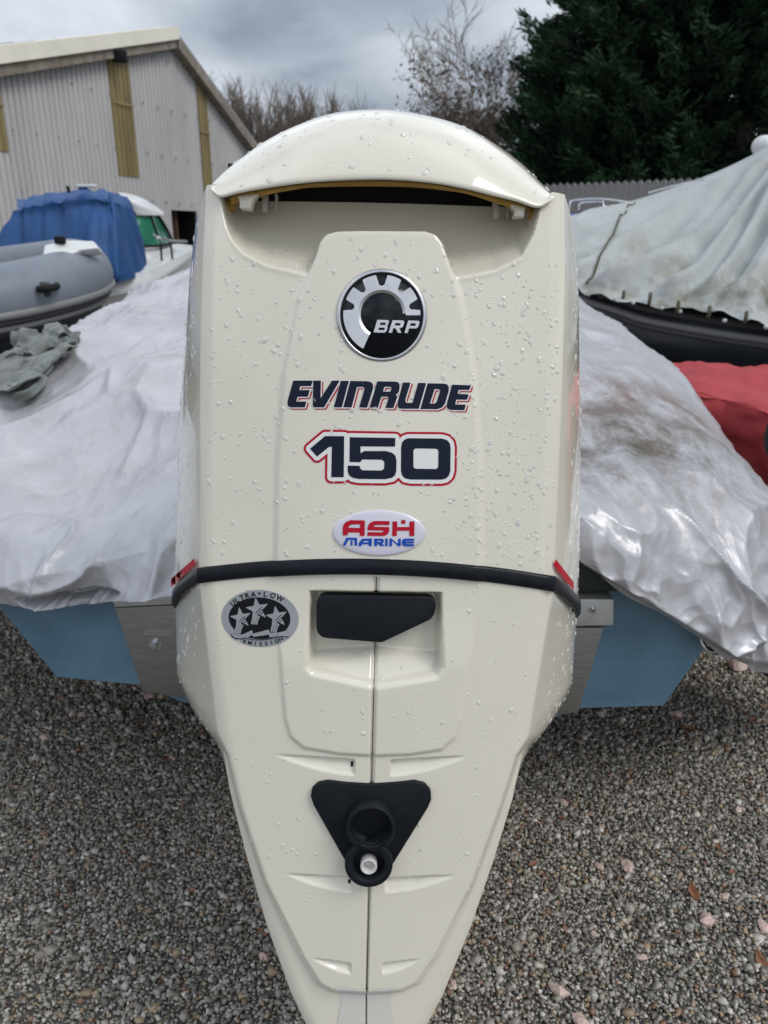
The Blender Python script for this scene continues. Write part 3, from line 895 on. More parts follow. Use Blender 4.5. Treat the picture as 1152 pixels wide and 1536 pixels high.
socket('hose_nozzle', 553, 1301, 0.0125, 0.0085, 0.020, pale_plastic, -0.006)

# black plates painting the shade of drain holes at the inner louvre ends
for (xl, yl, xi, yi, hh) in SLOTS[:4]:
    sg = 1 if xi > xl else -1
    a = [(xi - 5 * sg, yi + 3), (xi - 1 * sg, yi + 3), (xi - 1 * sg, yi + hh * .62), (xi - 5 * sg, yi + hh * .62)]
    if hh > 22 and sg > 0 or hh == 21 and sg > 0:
        plate('drain_hole_shade', a, 0.0065, 0.012, dark_in, mot)
# clear tape patch low on the leg
tape_m = mat('clear_tape', (0.66, 0.645, 0.575), rough=0.12, coat=0.8, bump=0.1, bscale=40)
TP = [(504, 1479), (550, 1484), (593, 1480), (590, 1498), (582, 1505), (587, 1530), (590, 1545), (505, 1545), (512, 1512), (508, 1498), (499, 1490)]
def tp(X, Y): return sd_poly(X, Y, TP)
decal('tape_patch', tp, bbox(TP, 4), (0, 0), 1.0, 1.5, tape_m, 0.0010)

# ---- leg below the cowl, gearcase, skeg and the clamp bracket on the transom
def leg_rows():
    out_ = []
    for z, hw, y0, y1 in ((ZBOT + 0.03, 0.062, 0.045, 0.40), (ZBOT - 0.04, 0.052, 0.07, 0.36), (-1.00, 0.045, 0.09, 0.33)):
        n = 32; th = np.arange(n) * 2 * np.pi / n
        out_.append(np.stack([hw * np.sign(np.cos(th)) * np.abs(np.cos(th)) ** 0.7, (y0 + y1) / 2 - (y1 - y0) / 2 * np.sin(th), np.full(n, z)], -1))
    return np.stack(out_)
grid('leg', leg_rows(), paint, mot, wrap=True)
brk = mat('black_bracket_paint', (0.02, 0.022, 0.026), rough=0.45, var=0.2)
o = mesh('clamp_bracket', *box_vf((0, 0.60, -0.42), (0.22, 0.34, 0.34)), brk, mot, False); bevel(o, 0.02, 3)
o = mesh('swivel_tube', *tube_vf([(0, 0.44, -0.85), (0, 0.46, -0.3)], 0.05, 20), brk, mot)

# ---- rain beads
rng = np.random.default_rng(7)
def dome(n=11):
    th = np.arange(n) * 2 * np.pi / n
    V = [np.stack([r_ * np.cos(th), r_ * np.sin(th), np.full(n, h_)], -1) for r_, h_ in ((1.0, -0.10), (0.94, 0.30), (0.66, 0.66), (0.30, 0.84))]
    V.append(np.array([[0, 0, 0.88]]))
    f = []
    for k in range(3):
        f += [[k * n + j, k * n + (j + 1) % n, (k + 1) * n + (j + 1) % n, (k + 1) * n + j] for j in range(n)]
    f += [[3 * n + j, 3 * n + (j + 1) % n, 4 * n] for j in range(n)]
    return np.concatenate(V), f
DV, DF = dome()
DTH = np.arctan2(DV[:, 1:2], DV[:, 0:1])
DV1, DF1 = dome(6)
def beads(P, cnt, out_dir, rmin=0.0007, rmax=0.0036, rows=None, cols=None, pw=3.0, stretch=1.0, lod=0):
    N = normals(P)
    s_ = np.sign((N * out_dir).sum(-1)); N = N * s_[..., None]
    ny, nx = P.shape[:2]
    r0, r1 = rows or (1, ny - 2); c0, c1 = cols or (1, nx - 2)
    # area weighting
    du = np.linalg.norm(np.gradient(P, axis=1), axis=-1) * np.linalg.norm(np.gradient(P, axis=0), axis=-1)
    W = du[r0:r1, c0:c1].ravel(); W = W / W.sum()
    pick = rng.choice(len(W), cnt, p=W)
    i = r0 + pick // (c1 - c0); j = c0 + pick % (c1 - c0)
    fi = rng.random(cnt); fj = rng.random(cnt)
    C = P[i, j] * ((1 - fi) * (1 - fj))[:, None] + P[i + 1, j] * (fi * (1 - fj))[:, None] + P[i, j + 1] * ((1 - fi) * fj)[:, None] + P[i + 1, j + 1] * (fi * fj)[:, None]
    n_ = N[i, j]
    out_ = []
    for k in range(cnt):
        r_ = rmin + (rmax - rmin) * rng.random() ** pw
        w = n_[k]; u = np.cross(np.array([0, 0, 1.0]), w); u /= np.linalg.norm(u) + 1e-9; v = np.cross(w, u)
        a = rng.uniform(-0.6, 0.6); sx = r_ * rng.uniform(0.8, 1.1); sy = r_ * rng.uniform(0.9, 1.35) * stretch; sz = r_ * rng.uniform(0.34, 0.5)
        D = DV1 * np.array([sx, sy, sz]) if lod else DV * np.array([sx, sy, sz]) * np.where(DV[:, 2:3] < 2, 1 + 0.13 * np.sin(2 * DTH + rng.uniform(0, 6)) + 0.10 * np.sin(3 * DTH + rng.uniform(0, 6)), 1)
        D = np.stack([D[:, 0] * math.cos(a) - D[:, 1] * math.sin(a), D[:, 0] * math.sin(a) + D[:, 1] * math.cos(a), D[:, 2]], -1)
        out_.append((C[k] + D[:, 0:1] * u + D[:, 1:2] * v + D[:, 2:3] * w, DF1 if lod else DF))
    return out_
NA = np.array([0, -1.0, 0])
B = []
B += beads(UP, 900, NA, cols=(ua + 3, ub - 4), rows=(34, 246))
B += beads(UP, 420, NA, cols=(ua + 160, ub - 4), rows=(60, 246))
B += beads(UP, 70, NA, cols=(ua + 3, ub - 4), rows=(40, 246), rmin=0.0022, rmax=0.0042, pw=1.5)
B += beads(LOW_, 380, NA, cols=(la + 3, lb - 4), rows=(8, 260))
B += beads(LOW_, 60, NA, cols=(la + 3, lb - 4), rows=(200, 400), rmax=0.0025)
for P_, a_, b_ in ((UP, ua, ub), (LOW_, la, lb)):
    rr = (4, P_.shape[0] - 4) if P_ is UP else (4, 300)
    B += beads(P_, 330, np.array([-1.0, 0, 0]), cols=(7, a_ - 4), rows=rr, rmax=0.0042, stretch=1.3)
    B += beads(P_, 330, np.array([1.0, 0, 0]), cols=(b_ + 4, P_.shape[1] - 8), rows=rr, rmax=0.0042, stretch=1.3)
B += beads(UP, 900, NA, cols=(ua + 3, ub - 4), rows=(40, 246), rmin=.0004, rmax=.0010, lod=1)
B += beads(LOW_, 400, NA, cols=(la + 3, lb - 4), rows=(8, 300), rmin=.0004, rmax=.0010, lod=1)
B += beads(HP, 230, np.array([0, -0.5, 1.0]), rows=(1, 36), rmin=0.0012, rmax=0.0050, pw=2.0)
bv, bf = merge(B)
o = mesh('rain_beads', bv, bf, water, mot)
o['kind'] = 'stuff'
# ================================================================== COVERED BOAT (carries the motor)
blue = mat('blue_hull_paint', (0.125, 0.23, 0.315), rough=0.42, var=0.2, vscale=5, rvar=.12, bump=0.05, bscale=120, coat=0.1)
alu = mat('dull_aluminium', (0.33, 0.32, 0.30), rough=0.42, metal=0.75, var=0.15, vscale=20, stretch=(1, 1, 9))
alu_lit = mat('lit_aluminium', (0.62, 0.62, 0.60), rough=0.4, metal=0.5, var=0.12, vscale=25)  # paler copy of the plate metal, light on the flanges put into colour
steel = mat('stainless_steel', (0.6, 0.6, 0.6), rough=0.22, metal=1.0)
capm = mat('black_transom_cap', (0.022, 0.030, 0.032), rough=0.5, var=0.3, vscale=12)
YT = 1.75
boat = thing('covered_boat', 'blue hulled boat under the silver tarpaulin, its transom behind the motor', 'boat', (0.0, YT, 0.0))
TRN = [(-75, 845), (0, 912), (85, 1015), (210, 1027), (272, 1052), (420, 1085), (560, 1112), (700, 1098), (815, 1083), (868, 1062), (995, 1058), (1062, 965), (1125, 850)]
sec = np.array([at(a, b, YT) for a, b in TRN])
rows = []
for Y, sx, lift, fl in ((YT, 1, 0, 0), (2.6, 1.0, .01, 0.0), (3.6, .96, .03, .05), (4.7, .72, .08, .12), (5.6, .38, .2, .2), (6.2, .03, .38, .25)):
    r_ = sec.copy(); r_[:, 0] = r_[:, 0] * sx; r_[:, 1] = Y
    r_[:, 2] = r_[:, 2] + lift + fl * (r_[:, 2] - .5) / .4
    rows.append(r_)
grid('hull', cr1(np.stack(rows), 24), blue, boat, smooth_=False)
n = len(sec)
tf = np.concatenate([sec, sec + np.array([0, .05, 0])])
mesh('transom', tf, [list(range(n))[::-1], [n + i for i in range(n)]] + [[i, (i + 1) % n, n + (i + 1) % n, n + i] for i in range(n)], blue, boat, False)
def slab(name, pts, Y0, Y1, m, parent, bev=0.002, fn=mesh):
    """a plate whose aft face has the given outline at Y0 and which is Y1-Y0 thick"""
    a = np.array([at(p[0], p[1], Y0) for p in pts]); b = a.copy(); b[:, 1] = Y1; k = len(a)
    f = [list(range(k))[::-1], [k + i for i in range(k)]] + [[i, (i + 1) % k, k + (i + 1) % k, k + i] for i in range(k)]
    o = fn(name, np.concatenate([a, b]), f, m, parent, False)
    bm = bmesh.new(); bm.from_mesh(o.data); bmesh.ops.recalc_face_normals(bm, faces=bm.faces); bm.to_mesh(o.data); bm.free()
    if bev: bevel(o, bev)
    return o
lp = slab('mounting_plate', [(172, 912), (300, 906), (320, 1052), (214, 1038)], YT - .045, YT - .003, alu, boat)
slab('plate_flange', [(168, 896), (300, 888), (300, 905), (172, 911)], YT - .075, YT - .002, alu_lit, lp, fn=sub)
rp = slab('mounting_plate', [(840, 942), (906, 942), (868, 1068), (846, 1072), (800, 1072)], YT - .045, YT - .003, alu, boat)
slab('plate_flange', [(840, 899), (921, 899), (920, 938), (840, 940)], YT - .075, YT - .002, alu_lit, rp, fn=sub)
slab('transom_cap', [(780, 830), (905, 842), (945, 888), (780, 892)], YT - .06, YT + .03, capm, boat, .006)
def bolt(px, py, Y, r, parent):
    c = at(px, py, Y)
    th = np.arange(6) * np.pi / 3
    rws = [np.stack([c[0] + q * np.cos(th), np.full(6, c[1] + y), c[2] + q * np.sin(th)], -1) for q, y in ((r * 1.7, .004), (r * 1.7, .0), (r, .0), (r, -.010), (r * .7, -.013), (.0003, -.013))]
    sub('bolt', np.stack(rws).reshape(-1, 3), grid_faces(6, 6, True), steel, parent, False)
bolt(233, 966, YT - .047, .011, lp); bolt(889, 915, YT - .077, .006, rp)
slab('spacer_bar', [(216, 950), (260, 951), (260, 953), (216, 953)], YT - .056, YT - .044, steel, lp, 0, fn=sub)
ub_ = cr1([at(1052, 935, YT - .02), at(1052, 960, YT - .05), at(1062, 976, YT - .06), at(1078, 972, YT - .05), at(1080, 955, YT - .01)], 16)
tube('eye_bolt', ub_, .007, steel, boat)

# ---- trailer carrying the boat
galv = mat('galvanised_trailer', (0.22, 0.22, 0.22), rough=0.55, metal=0.5, var=0.2, vscale=10)
tyre_m = mat('tyre_rubber', (0.012, 0.012, 0.012), rough=0.8)
trl = thing('boat_trailer', 'galvanised two wheeled trailer beneath the blue boat', 'trailer', (0, 3.0, 0))
for sx in (-1, 1):
    v, f = box_vf((sx * .42, 3.9, .33), (.06, 3.4, .09)); mesh('side_rail', v, f, galv, trl, False)
    for yy in (2.5, 4.2):
        v, f = box_vf((sx * .42, yy, .44), (.30, .10, .14)); mesh('hull_support', v, f, tyre_m, trl, False)
    c = np.array([sx * .80, 3.2, .29]); th_ = np.arange(32) * 2 * np.pi / 32
    P = np.stack([np.stack([np.full(32, c[0] + x_), c[1] + q * np.cos(th_), c[2] + q * np.sin(th_)], -1) for q, x_ in ((.15, -.07), (.25, -.085), (.285, -.05), (.29, 0), (.285, .05), (.25, .085), (.15, .07))])
    w_ = grid('wheel', P, tyre_m, trl, wrap=True)
    v, f = tube_vf([c - np.array([.05, 0, 0]), c + np.array([.05, 0, 0])], .155, 24); sub('rim', v, f, galv, w_)
v, f = tube_vf([(-.75, 3.2, .29), (.75, 3.2, .29)], .03, 10); mesh('axle', v, f, galv, trl)
v, f = box_vf((0, 5.8, .33), (.9, .06, .09)); mesh('cross_member', v, f, galv, trl, False)
v, f = tube_vf([(0, 6.6, 0.0), (0, 6.6, .5)], .03, 10); mesh('jockey_post', v, f, galv, trl)
v, f = box_vf((0, 6.2, .33), (.08, 1.0, .08)); mesh('drawbar', v, f, galv, trl, False)

# ---- the tarpaulin
def tarp_mat():
    m = mat('silver_tarpaulin', (0.475, 0.47, 0.488), rough=0.40, var=0.08, vscale=5, bump=0.10, bscale=60, spec=0.6)
    t = m.node_tree; b = t.nodes['Principled BSDF']
    b.inputs['Metallic'].default_value = 0.32
    # fine crinkles on top of the modelled folds
    rn = t.nodes.new('ShaderNodeTexNoise'); rn.noise_type = 'RIDGED_MULTIFRACTAL'
    rn.inputs['Scale'].default_value = 2.6; rn.inputs['Detail'].default_value = 4; rn.inputs['Roughness'].default_value = .5
    rn.inputs['Distortion'].default_value = .8
    tc0 = t.nodes.new('ShaderNodeTexCoord'); mp0 = t.nodes.new('ShaderNodeMapping'); mp0.inputs['Scale'].default_value = (1.6, .8, 1.2); mp0.inputs['Rotation'].default_value = (0, 0, .6)
    t.links.new(tc0.outputs['Object'], mp0.inputs[0]); t.links.new(mp0.outputs[0], rn.inputs['Vector'])
    b0 = t.nodes.new('ShaderNodeBump'); b0.inputs['Strength'].default_value = .22; b0.inputs['Distance'].default_value = .02
    t.links.new(rn.outputs['Fac'], b0.inputs['Height'])
    # crumpled facets
    last = b0
    for sc_, st_, di_ in ((4.2, .60, .04), (11.0, .45, .016)):
        vo = t.nodes.new('ShaderNodeTexVoronoi'); vo.inputs['Scale'].default_value = sc_; vo.inputs['Randomness'].default_value = 1.0
        wn2 = t.nodes.new('ShaderNodeTexNoise'); wn2.inputs['Scale'].default_value = sc_ * .5; wn2.inputs['Detail'].default_value = 2
        ad = t.nodes.new('ShaderNodeVectorMath'); ad.operation = 'MULTIPLY_ADD'; ad.inputs[1].default_value = (.35, .35, .35)
        mp1 = t.nodes.new('ShaderNodeMapping'); mp1.inputs['Scale'].default_value = (1.0, .55, 1.0); mp1.inputs['Rotation'].default_value = (0, 0, .5)
        t.links.new(tc0.outputs['Object'], mp1.inputs[0]); t.links.new(mp1.outputs[0], wn2.inputs['Vector'])
        t.links.new(wn2.outputs['Color'], ad.inputs[0]); t.links.new(mp1.outputs[0], ad.inputs[2]); t.links.new(ad.outputs[0], vo.inputs['Vector'])
        b1 = t.nodes.new('ShaderNodeBump'); b1.inputs['Strength'].default_value = st_; b1.inputs['Distance'].default_value = di_
        t.links.new(vo.outputs['Distance'], b1.inputs['Height']); t.links.new(last.outputs[0], b1.inputs['Normal']); last = b1
    prevb = b.inputs['Normal'].links[0].from_node
    t.links.new(last.outputs[0], prevb.inputs['Normal'])
    src = b.inputs['Base Color'].links[0].from_socket
    tcn = t.nodes.new('ShaderNodeTexCoord')
    def stain(center, size, col, amount, prev, scale, lo, hi):
        sb = t.nodes.new('ShaderNodeVectorMath'); sb.operation = 'SUBTRACT'; sb.inputs[1].default_value = center
        t.links.new(tcn.outputs['Object'], sb.inputs[0])
        dv = t.nodes.new('ShaderNodeVectorMath'); dv.operation = 'DIVIDE'; dv.inputs[1].default_value = size
        t.links.new(sb.outputs[0], dv.inputs[0])
        ln = t.nodes.new('ShaderNodeVectorMath'); ln.operation = 'LENGTH'; t.links.new(dv.outputs[0], ln.inputs[0])
        fo = t.nodes.new('ShaderNodeMapRange'); fo.inputs['From Min'].default_value = 1.0; fo.inputs['From Max'].default_value = 0.2
        fo.interpolation_type = 'SMOOTHSTEP'; t.links.new(ln.outputs['Value'], fo.inputs[0])
        nz = t.nodes.new('ShaderNodeTexNoise'); nz.inputs['Scale'].default_value = scale; nz.inputs['Detail'].default_value = 8; nz.inputs['Roughness'].default_value = .75; nz.inputs['Distortion'].default_value = .15
        mpp = t.nodes.new('ShaderNodeMapping'); mpp.inputs['Scale'].default_value = (1, .45, 1)
        t.links.new(tcn.outputs['Object'], mpp.inputs[0]); t.links.new(mpp.outputs[0], nz.inputs['Vector'])
        rr = t.nodes.new('ShaderNodeMapRange'); rr.inputs['From Min'].default_value = lo; rr.inputs['From Max'].default_value = hi
        t.links.new(nz.outputs['Fac'], rr.inputs[0])
        ml = t.nodes.new('ShaderNodeMath'); ml.operation = 'MULTIPLY'; t.links.new(fo.outputs[0], ml.inputs[0]); t.links.new(rr.outputs[0], ml.inputs[1])
        m2 = t.nodes.new('ShaderNodeMath'); m2.operation = 'MULTIPLY'; m2.inputs[1].default_value = amount; t.links.new(ml.outputs[0], m2.inputs[0])
        mixn = t.nodes.new('ShaderNodeMix'); mixn.data_type = 'RGBA'; mixn.inputs[7].default_value = (*col, 1)
        t.links.new(m2.outputs[0], mixn.inputs[0]); t.links.new(prev, mixn.inputs[6])
        return mixn.outputs[2]
    TO = np.array([0, 1.75, 0.0])
    s = src
    s = stain(tuple(at(935, 605, 2.6) - TO), (.85, .50, .9), (.20, .125, .10), .9, s, 7, .40, .60)
    s = stain(tuple(at(925, 660, 2.2) - TO), (.65, .42, .7), (.085, .065, .040), .95, s, 9, .38, .60)
    s = stain(tuple(at(900, 740, 1.95) - TO), (.5, .35, .5), (.17, .13, .09), .7, s, 11, .44, .62)
    s = stain(tuple(at(1060, 690, 2.3) - TO), (.7, .5, .6), (.17, .15, .10), .6, s, 6, .50, .66)
    s = stain(tuple(at(1000, 830, 1.9) - TO), (.5, .3, .5), (.24, .17, .11), .6, s, 8, .52, .66)
    s = stain(tuple(at(110, 640, 2.4) - TO), (1.2, .8, .9), (.30, .29, .28), .5, s, 5, .48, .68)
    t.links.new(s, b.inputs['Base Color'])
    return m
CR = [  # (px, py, Y) rows from the hem at the transom towards the bow
    [(-260, 960, 2.3), (-110, 925, 1.9), (0, 908, 1.70), (75, 912, 1.66), (150, 900, 1.66), (255, 884, 1.66), (420, 872, 1.72), (700, 840, 1.72), (830, 822, 1.66), (870, 846, 1.64), (945, 893, 1.64), (1060, 966, 1.66), (1110, 995, 1.68), (1160, 1008, 1.76), (1290, 1040, 2.2)],
    [(-270, 890, 2.3), (-120, 850, 1.9), (0, 845, 1.71), (75, 848, 1.67), (150, 845, 1.67), (255, 838, 1.68), (420, 835, 1.74), (700, 800, 1.74), (830, 790, 1.68), (880, 805, 1.66), (955, 835, 1.66), (1062, 890, 1.68), (1112, 915, 1.70), (1170, 925, 1.82), (1300, 950, 2.2)],
    [(-260, 780, 2.35), (-130, 770, 1.95), (0, 775, 1.80), (75, 785, 1.77), (150, 785, 1.77), (255, 770, 1.78), (420, 760, 1.82), (700, 735, 1.82), (830, 735, 1.78), (890, 748, 1.76), (960, 765, 1.76), (1062, 795, 1.78), (1125, 815, 1.82), (1185, 830, 1.95), (1300, 860, 2.3)],
    [(-230, 690, 2.5), (-120, 680, 2.2), (0, 690, 2.10), (75, 700, 2.08), (150, 700, 2.08), (255, 680, 2.10), (420, 670, 2.15), (700, 650, 2.15), (830, 660, 2.12), (890, 672, 2.10), (965, 668, 2.10), (1062, 668, 2.12), (1118, 690, 2.18), (1165, 735, 2.25), (1240, 810, 2.4)],
    [(-190, 640, 3.0), (-110, 620, 2.7), (0, 618, 2.6), (75, 606, 2.6), (150, 592, 2.6), (255, 575, 2.6), (420, 565, 2.6), (700, 560, 2.6), (830, 585, 2.6), (890, 592, 2.6), (960, 590, 2.6), (1030, 600, 2.62), (1085, 630, 2.66), (1120, 680, 2.72), (1175, 750, 2.8)],
    [(-90, 640, 3.6), (-50, 600, 3.4), (20, 552, 3.3), (80, 520, 3.3), (140, 505, 3.3), (255, 490, 3.3), (420, 480, 3.3), (700, 485, 3.3), (830, 510, 3.3), (890, 522, 3.3), (945, 532, 3.3), (1000, 550, 3.32), (1040, 580, 3.36), (1070, 630, 3.4), (1110, 700, 3.5)],
    [(60, 600, 4.4), (75, 560, 4.3), (105, 500, 4.2), (150, 474, 4.2), (190, 462, 4.2), (260, 446, 4.2), (420, 430, 4.2), (700, 435, 4.2), (820, 455, 4.2), (865, 470, 4.2), (905, 486, 4.2), (945, 505, 4.22), (970, 530, 4.25), (990, 570, 4.3), (1010, 630, 4.4)],
    [(200, 560, 5.4), (205, 520, 5.3), (215, 460, 5.2), (240, 430, 5.2), (265, 418, 5.2), (310, 405, 5.2), (420, 398, 5.2), (700, 405, 5.2), (800, 425, 5.2), (835, 435, 5.2), (860, 448, 5.2), (885, 465, 5.2), (898, 490, 5.25), (905, 520, 5.3), (910, 560, 5.4)],
    [(400, 520, 6.2), (405, 500, 6.2), (415, 460, 6.15), (430, 440, 6.15), (450, 425, 6.1), (480, 415, 6.1), (520, 410, 6.1), (640, 410, 6.1), (690, 420, 6.1), (710, 425, 6.1), (730, 435, 6.1), (745, 450, 6.15), (755, 470, 6.15), (760, 500, 6.2), (765, 520, 6.2)]]
Cc = np.array([[at(*q) for q in r_] for r_ in CR])
TNY, TNX = 260, 360
TP_ = patch(Cc, TNY, TNX)
Nn = normals(TP_)
Nn *= np.sign(Nn[..., 2:3] + 1e-6)
vv = np.linspace(0, 1, TNY)[:, None] * np.ones((1, TNX)); uu = np.linspace(0, 1, TNX)[None] * np.ones((TNY, 1))
hemw = np.exp(-(vv / 0.17) ** 2)
def ridge(Q, seed, k, oct_=1):
    """thin raised creases where the noise crosses zero"""
    o = np.zeros(Q.shape[:-1]); a = 1.0
    for q in range(oct_):
        o += a * np.exp(-np.abs(arr_noise(Q, 2.0 ** q, seed + 17 * q, 1)) * k); a *= .55
    return o
X_, Y_, Z_ = TP_[..., 0], TP_[..., 1], TP_[..., 2]
right = smooth(0.52, 0.70, uu); left = 1 - right
wx = .25 * arr_noise(TP_, 1.4, 40.0, 2)
# soft billows
soft = arr_noise(np.stack([X_ * 1.8, Y_ * 1.6, Z_ * 1.5], -1), 1.0, 3.3, 2)
# long pulls running from the boat's middle out and down to the starboard hem
dr = X_ * .80 - (Z_ - 1.0) * .75 + wx; ar = X_ * .55 + Z_ * .8 - Y_ * .15
pullR = ridge(np.stack([ar * 4.2, dr * 1.1, 0 * ar], -1), 5.0, 5, 2)
# port side: broad puffs gathered by the hem cord
al = X_ * .9 + wx; dl = Z_ * 1.2 - X_ * .4
pullL = ridge(np.stack([al * 4.0, dl * 2.6, Y_ * .6], -1), 11.0, 4.5, 2)
tight = ridge(np.stack([(X_ + .4 * Z_) * 11, Z_ * 4 - X_ * 1.5, Y_], -1), 23.0, 4, 2)
top_c = ridge(np.stack([X_ * 1.7 + .5 * Y_, Y_ * 1.5 - X_ * .6, Z_ * 1.2], -1), 31.0, 8, 2)
disp = 0.050 * soft + right * (0.052 * pullR * (1 - .8 * smooth(.25, .5, vv)) + .016 * top_c) + left * (0.075 * pullL * (hemw * .9 + .10) + 0.040 * top_c)
disp += 0.030 * tight * (hemw * (.35 + .65 * right))
disp *= smooth(0.0, 0.02, vv) * .7 + .3
TPd = TP_ + Nn * (disp - .02)[..., None]
# scalloped hem
TPd[0, :, 2] += 0.008 * np.sin(np.linspace(0, 60, TNX)) * smooth(.0, .1, uu[0])
tarp = grid('tarpaulin', TPd - np.array([0, 1.75, 0.0]), tarp_mat())
tarp.location = (0, 1.75, 0)
tag(tarp, 'wrinkled silver grey tarpaulin with brown stains draped over the blue boat', 'tarpaulin')
def tarp_at(px, py):
    Q = TPd.reshape(-1, 3) - CAM
    w = Q @ _fw; x = CX + FPX * Q[:, 0] / w; y = CY - FPX * (Q @ _up) / w
    k = np.argmin((x - px) ** 2 + (y - py) ** 2 + np.where(w < 0, 1e9, 0))
    return TPd.reshape(-1, 3)[k], Nn.reshape(-1, 3)[k]
# ---- old towel thrown on the tarpaulin
towm = mat('faded_green_towel', (0.050, 0.055, 0.040), rough=0.95, col2=(0.085, 0.115, 0.10), vscale=9, bump=0.6, bscale=500, sheen=0.6)
tw0 = at(50, 570, 2.95)
towel = thing('towel', 'crumpled faded green towel lying on the silver tarpaulin', 'towel', tuple(tw0))
def on_tarp(px, py, lift):
    p0 = np.interp(px, [-40, 0, 75, 150], [624, 618, 606, 592]); p1 = np.interp(px, [-40, 0, 20, 80, 140], [590, 565, 552, 520, 505])
    Y = 2.6 + .7 * (p0 - py) / (p0 - p1)
    return at(px, py, min(Y, 3.55) - .02) + np.array([0, 0, lift * .8]) + np.array([0, -lift * .6, 0])
def fold(name, C, ny, nx, amp, seed, thick=.006):
    P = patch(np.array([[on_tarp(q[0], q[1], .040 + .030 * math.sin(2.1 * a + 1.3 * b + seed) ** 2) for b, q in enumerate(r_)] for a, r_ in enumerate(C)]), ny, nx)
    N = normals(P); N *= np.sign(N[..., 2:3] + 1e-9)
    d = (arr_noise(P, (8, 6, 8), seed, 2, True) + .22) * amp
    P = P + N * d[..., None]
    Pb = P - N * thick
    k = ny * nx
    V = np.concatenate([P.reshape(-1, 3), Pb.reshape(-1, 3)])
    Fg = grid_faces(ny, nx); Fl = Fg.tolist() + (Fg[:, ::-1] + k).tolist()
    rim = [(0, j) for j in range(nx)] + [(i, nx - 1) for i in range(1, ny)] + [(ny - 1, j) for j in range(nx - 2, -1, -1)] + [(i, 0) for i in range(ny - 2, 0, -1)]
    rim = [a * nx + b for a, b in rim]
    Fl += [[rim[q], rim[(q + 1) % len(rim)], rim[(q + 1) % len(rim)] + k, rim[q] + k] for q in range(len(rim))]
    return mesh(name, V, Fl, towm, towel)
fold('towel_fold', [[(5, 552, 0), (30, 540, 0), (60, 528, 0), (100, 512, 0)], [(0, 565, 0), (35, 556, 0), (70, 545, 0), (112, 526, 0)], [(-5, 585, 0), (38, 578, 0), (75, 560, 0), (114, 538, 0)], [(0, 598, 0), (36, 596, 0), (68, 578, 0), (106, 548, 0)]], 40, 40, .02, 1.0)
fold('towel_fold', [[(-40, 555, 2.50), (10, 552, 2.5), (45, 545, 2.5), (72, 553, 2.5)], [(-40, 575, 2.40), (10, 565, 2.36), (45, 560, 2.36), (80, 560, 2.40)], [(-40, 590, 2.32), (8, 588, 2.28), (45, 582, 2.28), (76, 570, 2.34)], [(-40, 598, 2.30), (5, 600, 2.26), (30, 607, 2.24), (68, 588, 2.28)]], 40, 50, .05, 2.0)
fold('towel_fold', [[(28, 520, 2.72), (55, 516, 2.74), (75, 517, 2.74), (98, 514, 2.78)], [(30, 530, 2.58), (52, 527, 2.60), (75, 526, 2.60), (100, 526, 2.66)], [(24, 545, 2.50), (48, 541, 2.48), (75, 543, 2.48), (96, 535, 2.56)], [(20, 556, 2.48), (46, 556, 2.44), (70, 552, 2.44), (88, 545, 2.5)]], 40, 50, .055, 7.3)
fold('towel_fold', [[(75, 508, 2.86), (88, 502, 2.90), (98, 500, 2.92), (104, 508, 2.88)], [(78, 517, 2.76), (90, 512, 2.78), (102, 512, 2.78), (112, 522, 2.74)], [(82, 526, 2.70), (92, 524, 2.70), (106, 524, 2.70), (112, 530, 2.70)]], 24, 30, .035, 4.4)
fold('towel_fold', [[(66, 556, 2.52), (85, 544, 2.56), (104, 532, 2.60), (117, 536, 2.60)], [(68, 562, 2.44), (88, 552, 2.48), (108, 542, 2.54), (116, 540, 2.56)], [(70, 571, 2.40), (90, 556, 2.45), (104, 549, 2.50), (112, 544, 2.54)]], 24, 36, .03, 5.9)
fold('towel_fold', [[(104, 520, 2.80), (116, 515, 2.84), (129, 516, 2.84)], [(106, 527, 2.72), (118, 525, 2.74), (128, 522, 2.78)], [(106, 534, 2.66), (116, 531, 2.68), (124, 526, 2.74)]], 16, 20, .015, 8.9)
# rolled edges where the towel doubles back
for pts, r_ in (([(30, 519, 2.70), (34, 530, 2.58), (48, 541, 2.5), (68, 545, 2.5), (86, 541, 2.54), (98, 534, 2.6)], .009), ([(28, 606, 2.26), (48, 601, 2.28), (62, 590, 2.30), (70, 578, 2.34)], .016), ([(64, 576, 2.36), (74, 566, 2.4), (80, 558, 2.44)], .014)):
    tube('rolled_edge', cr1([on_tarp(q[0], q[1], .035) for q in pts], 24), r_, towm, towel, 8)
# ================================================================== SHED
rb = np.random.default_rng(21)
sheetm = mat('grey_corrugated_sheet', (0.50, 0.49, 0.485), rough=0.6, var=0.10, vscale=1.2, stretch=(1, 1, .25), bump=.05, bscale=20)
lightm = mat('amber_rooflight_sheet', (0.25, 0.195, 0.085), rough=0.5, var=0.3, vscale=1.5, stretch=(1, 1, .2))
bargem = mat('white_bargeboard', (0.82, 0.78, 0.66), rough=0.6, var=0.06, vscale=1.5)
mossm = mat('mossy_verge', (0.16, 0.13, 0.10), rough=0.85, col2=(0.30, 0.27, 0.22), vscale=3)
roofm = mat('fibre_cement_roof', (0.24, 0.235, 0.22), rough=0.8, var=0.15, vscale=2)
black = mat('matt_black', (0.010, 0.010, 0.011), rough=0.7, spec=.2)
whitep = mat('white_gelcoat', (0.66, 0.66, 0.65), rough=0.3, coat=0.3, var=0.03)
A_ = at(0, 100, 18.5)[:2]; B_ = at(375, 226, 30.0)[:2]
wd = B_ - A_; WL = np.linalg.norm(wd); wd /= WL
wn_ = np.array([wd[1], -wd[0]]);  wn_ *= -np.sign(wn_ @ (A_ + B_) ) if (wn_ @ (A_ + B_)) > 0 else 1
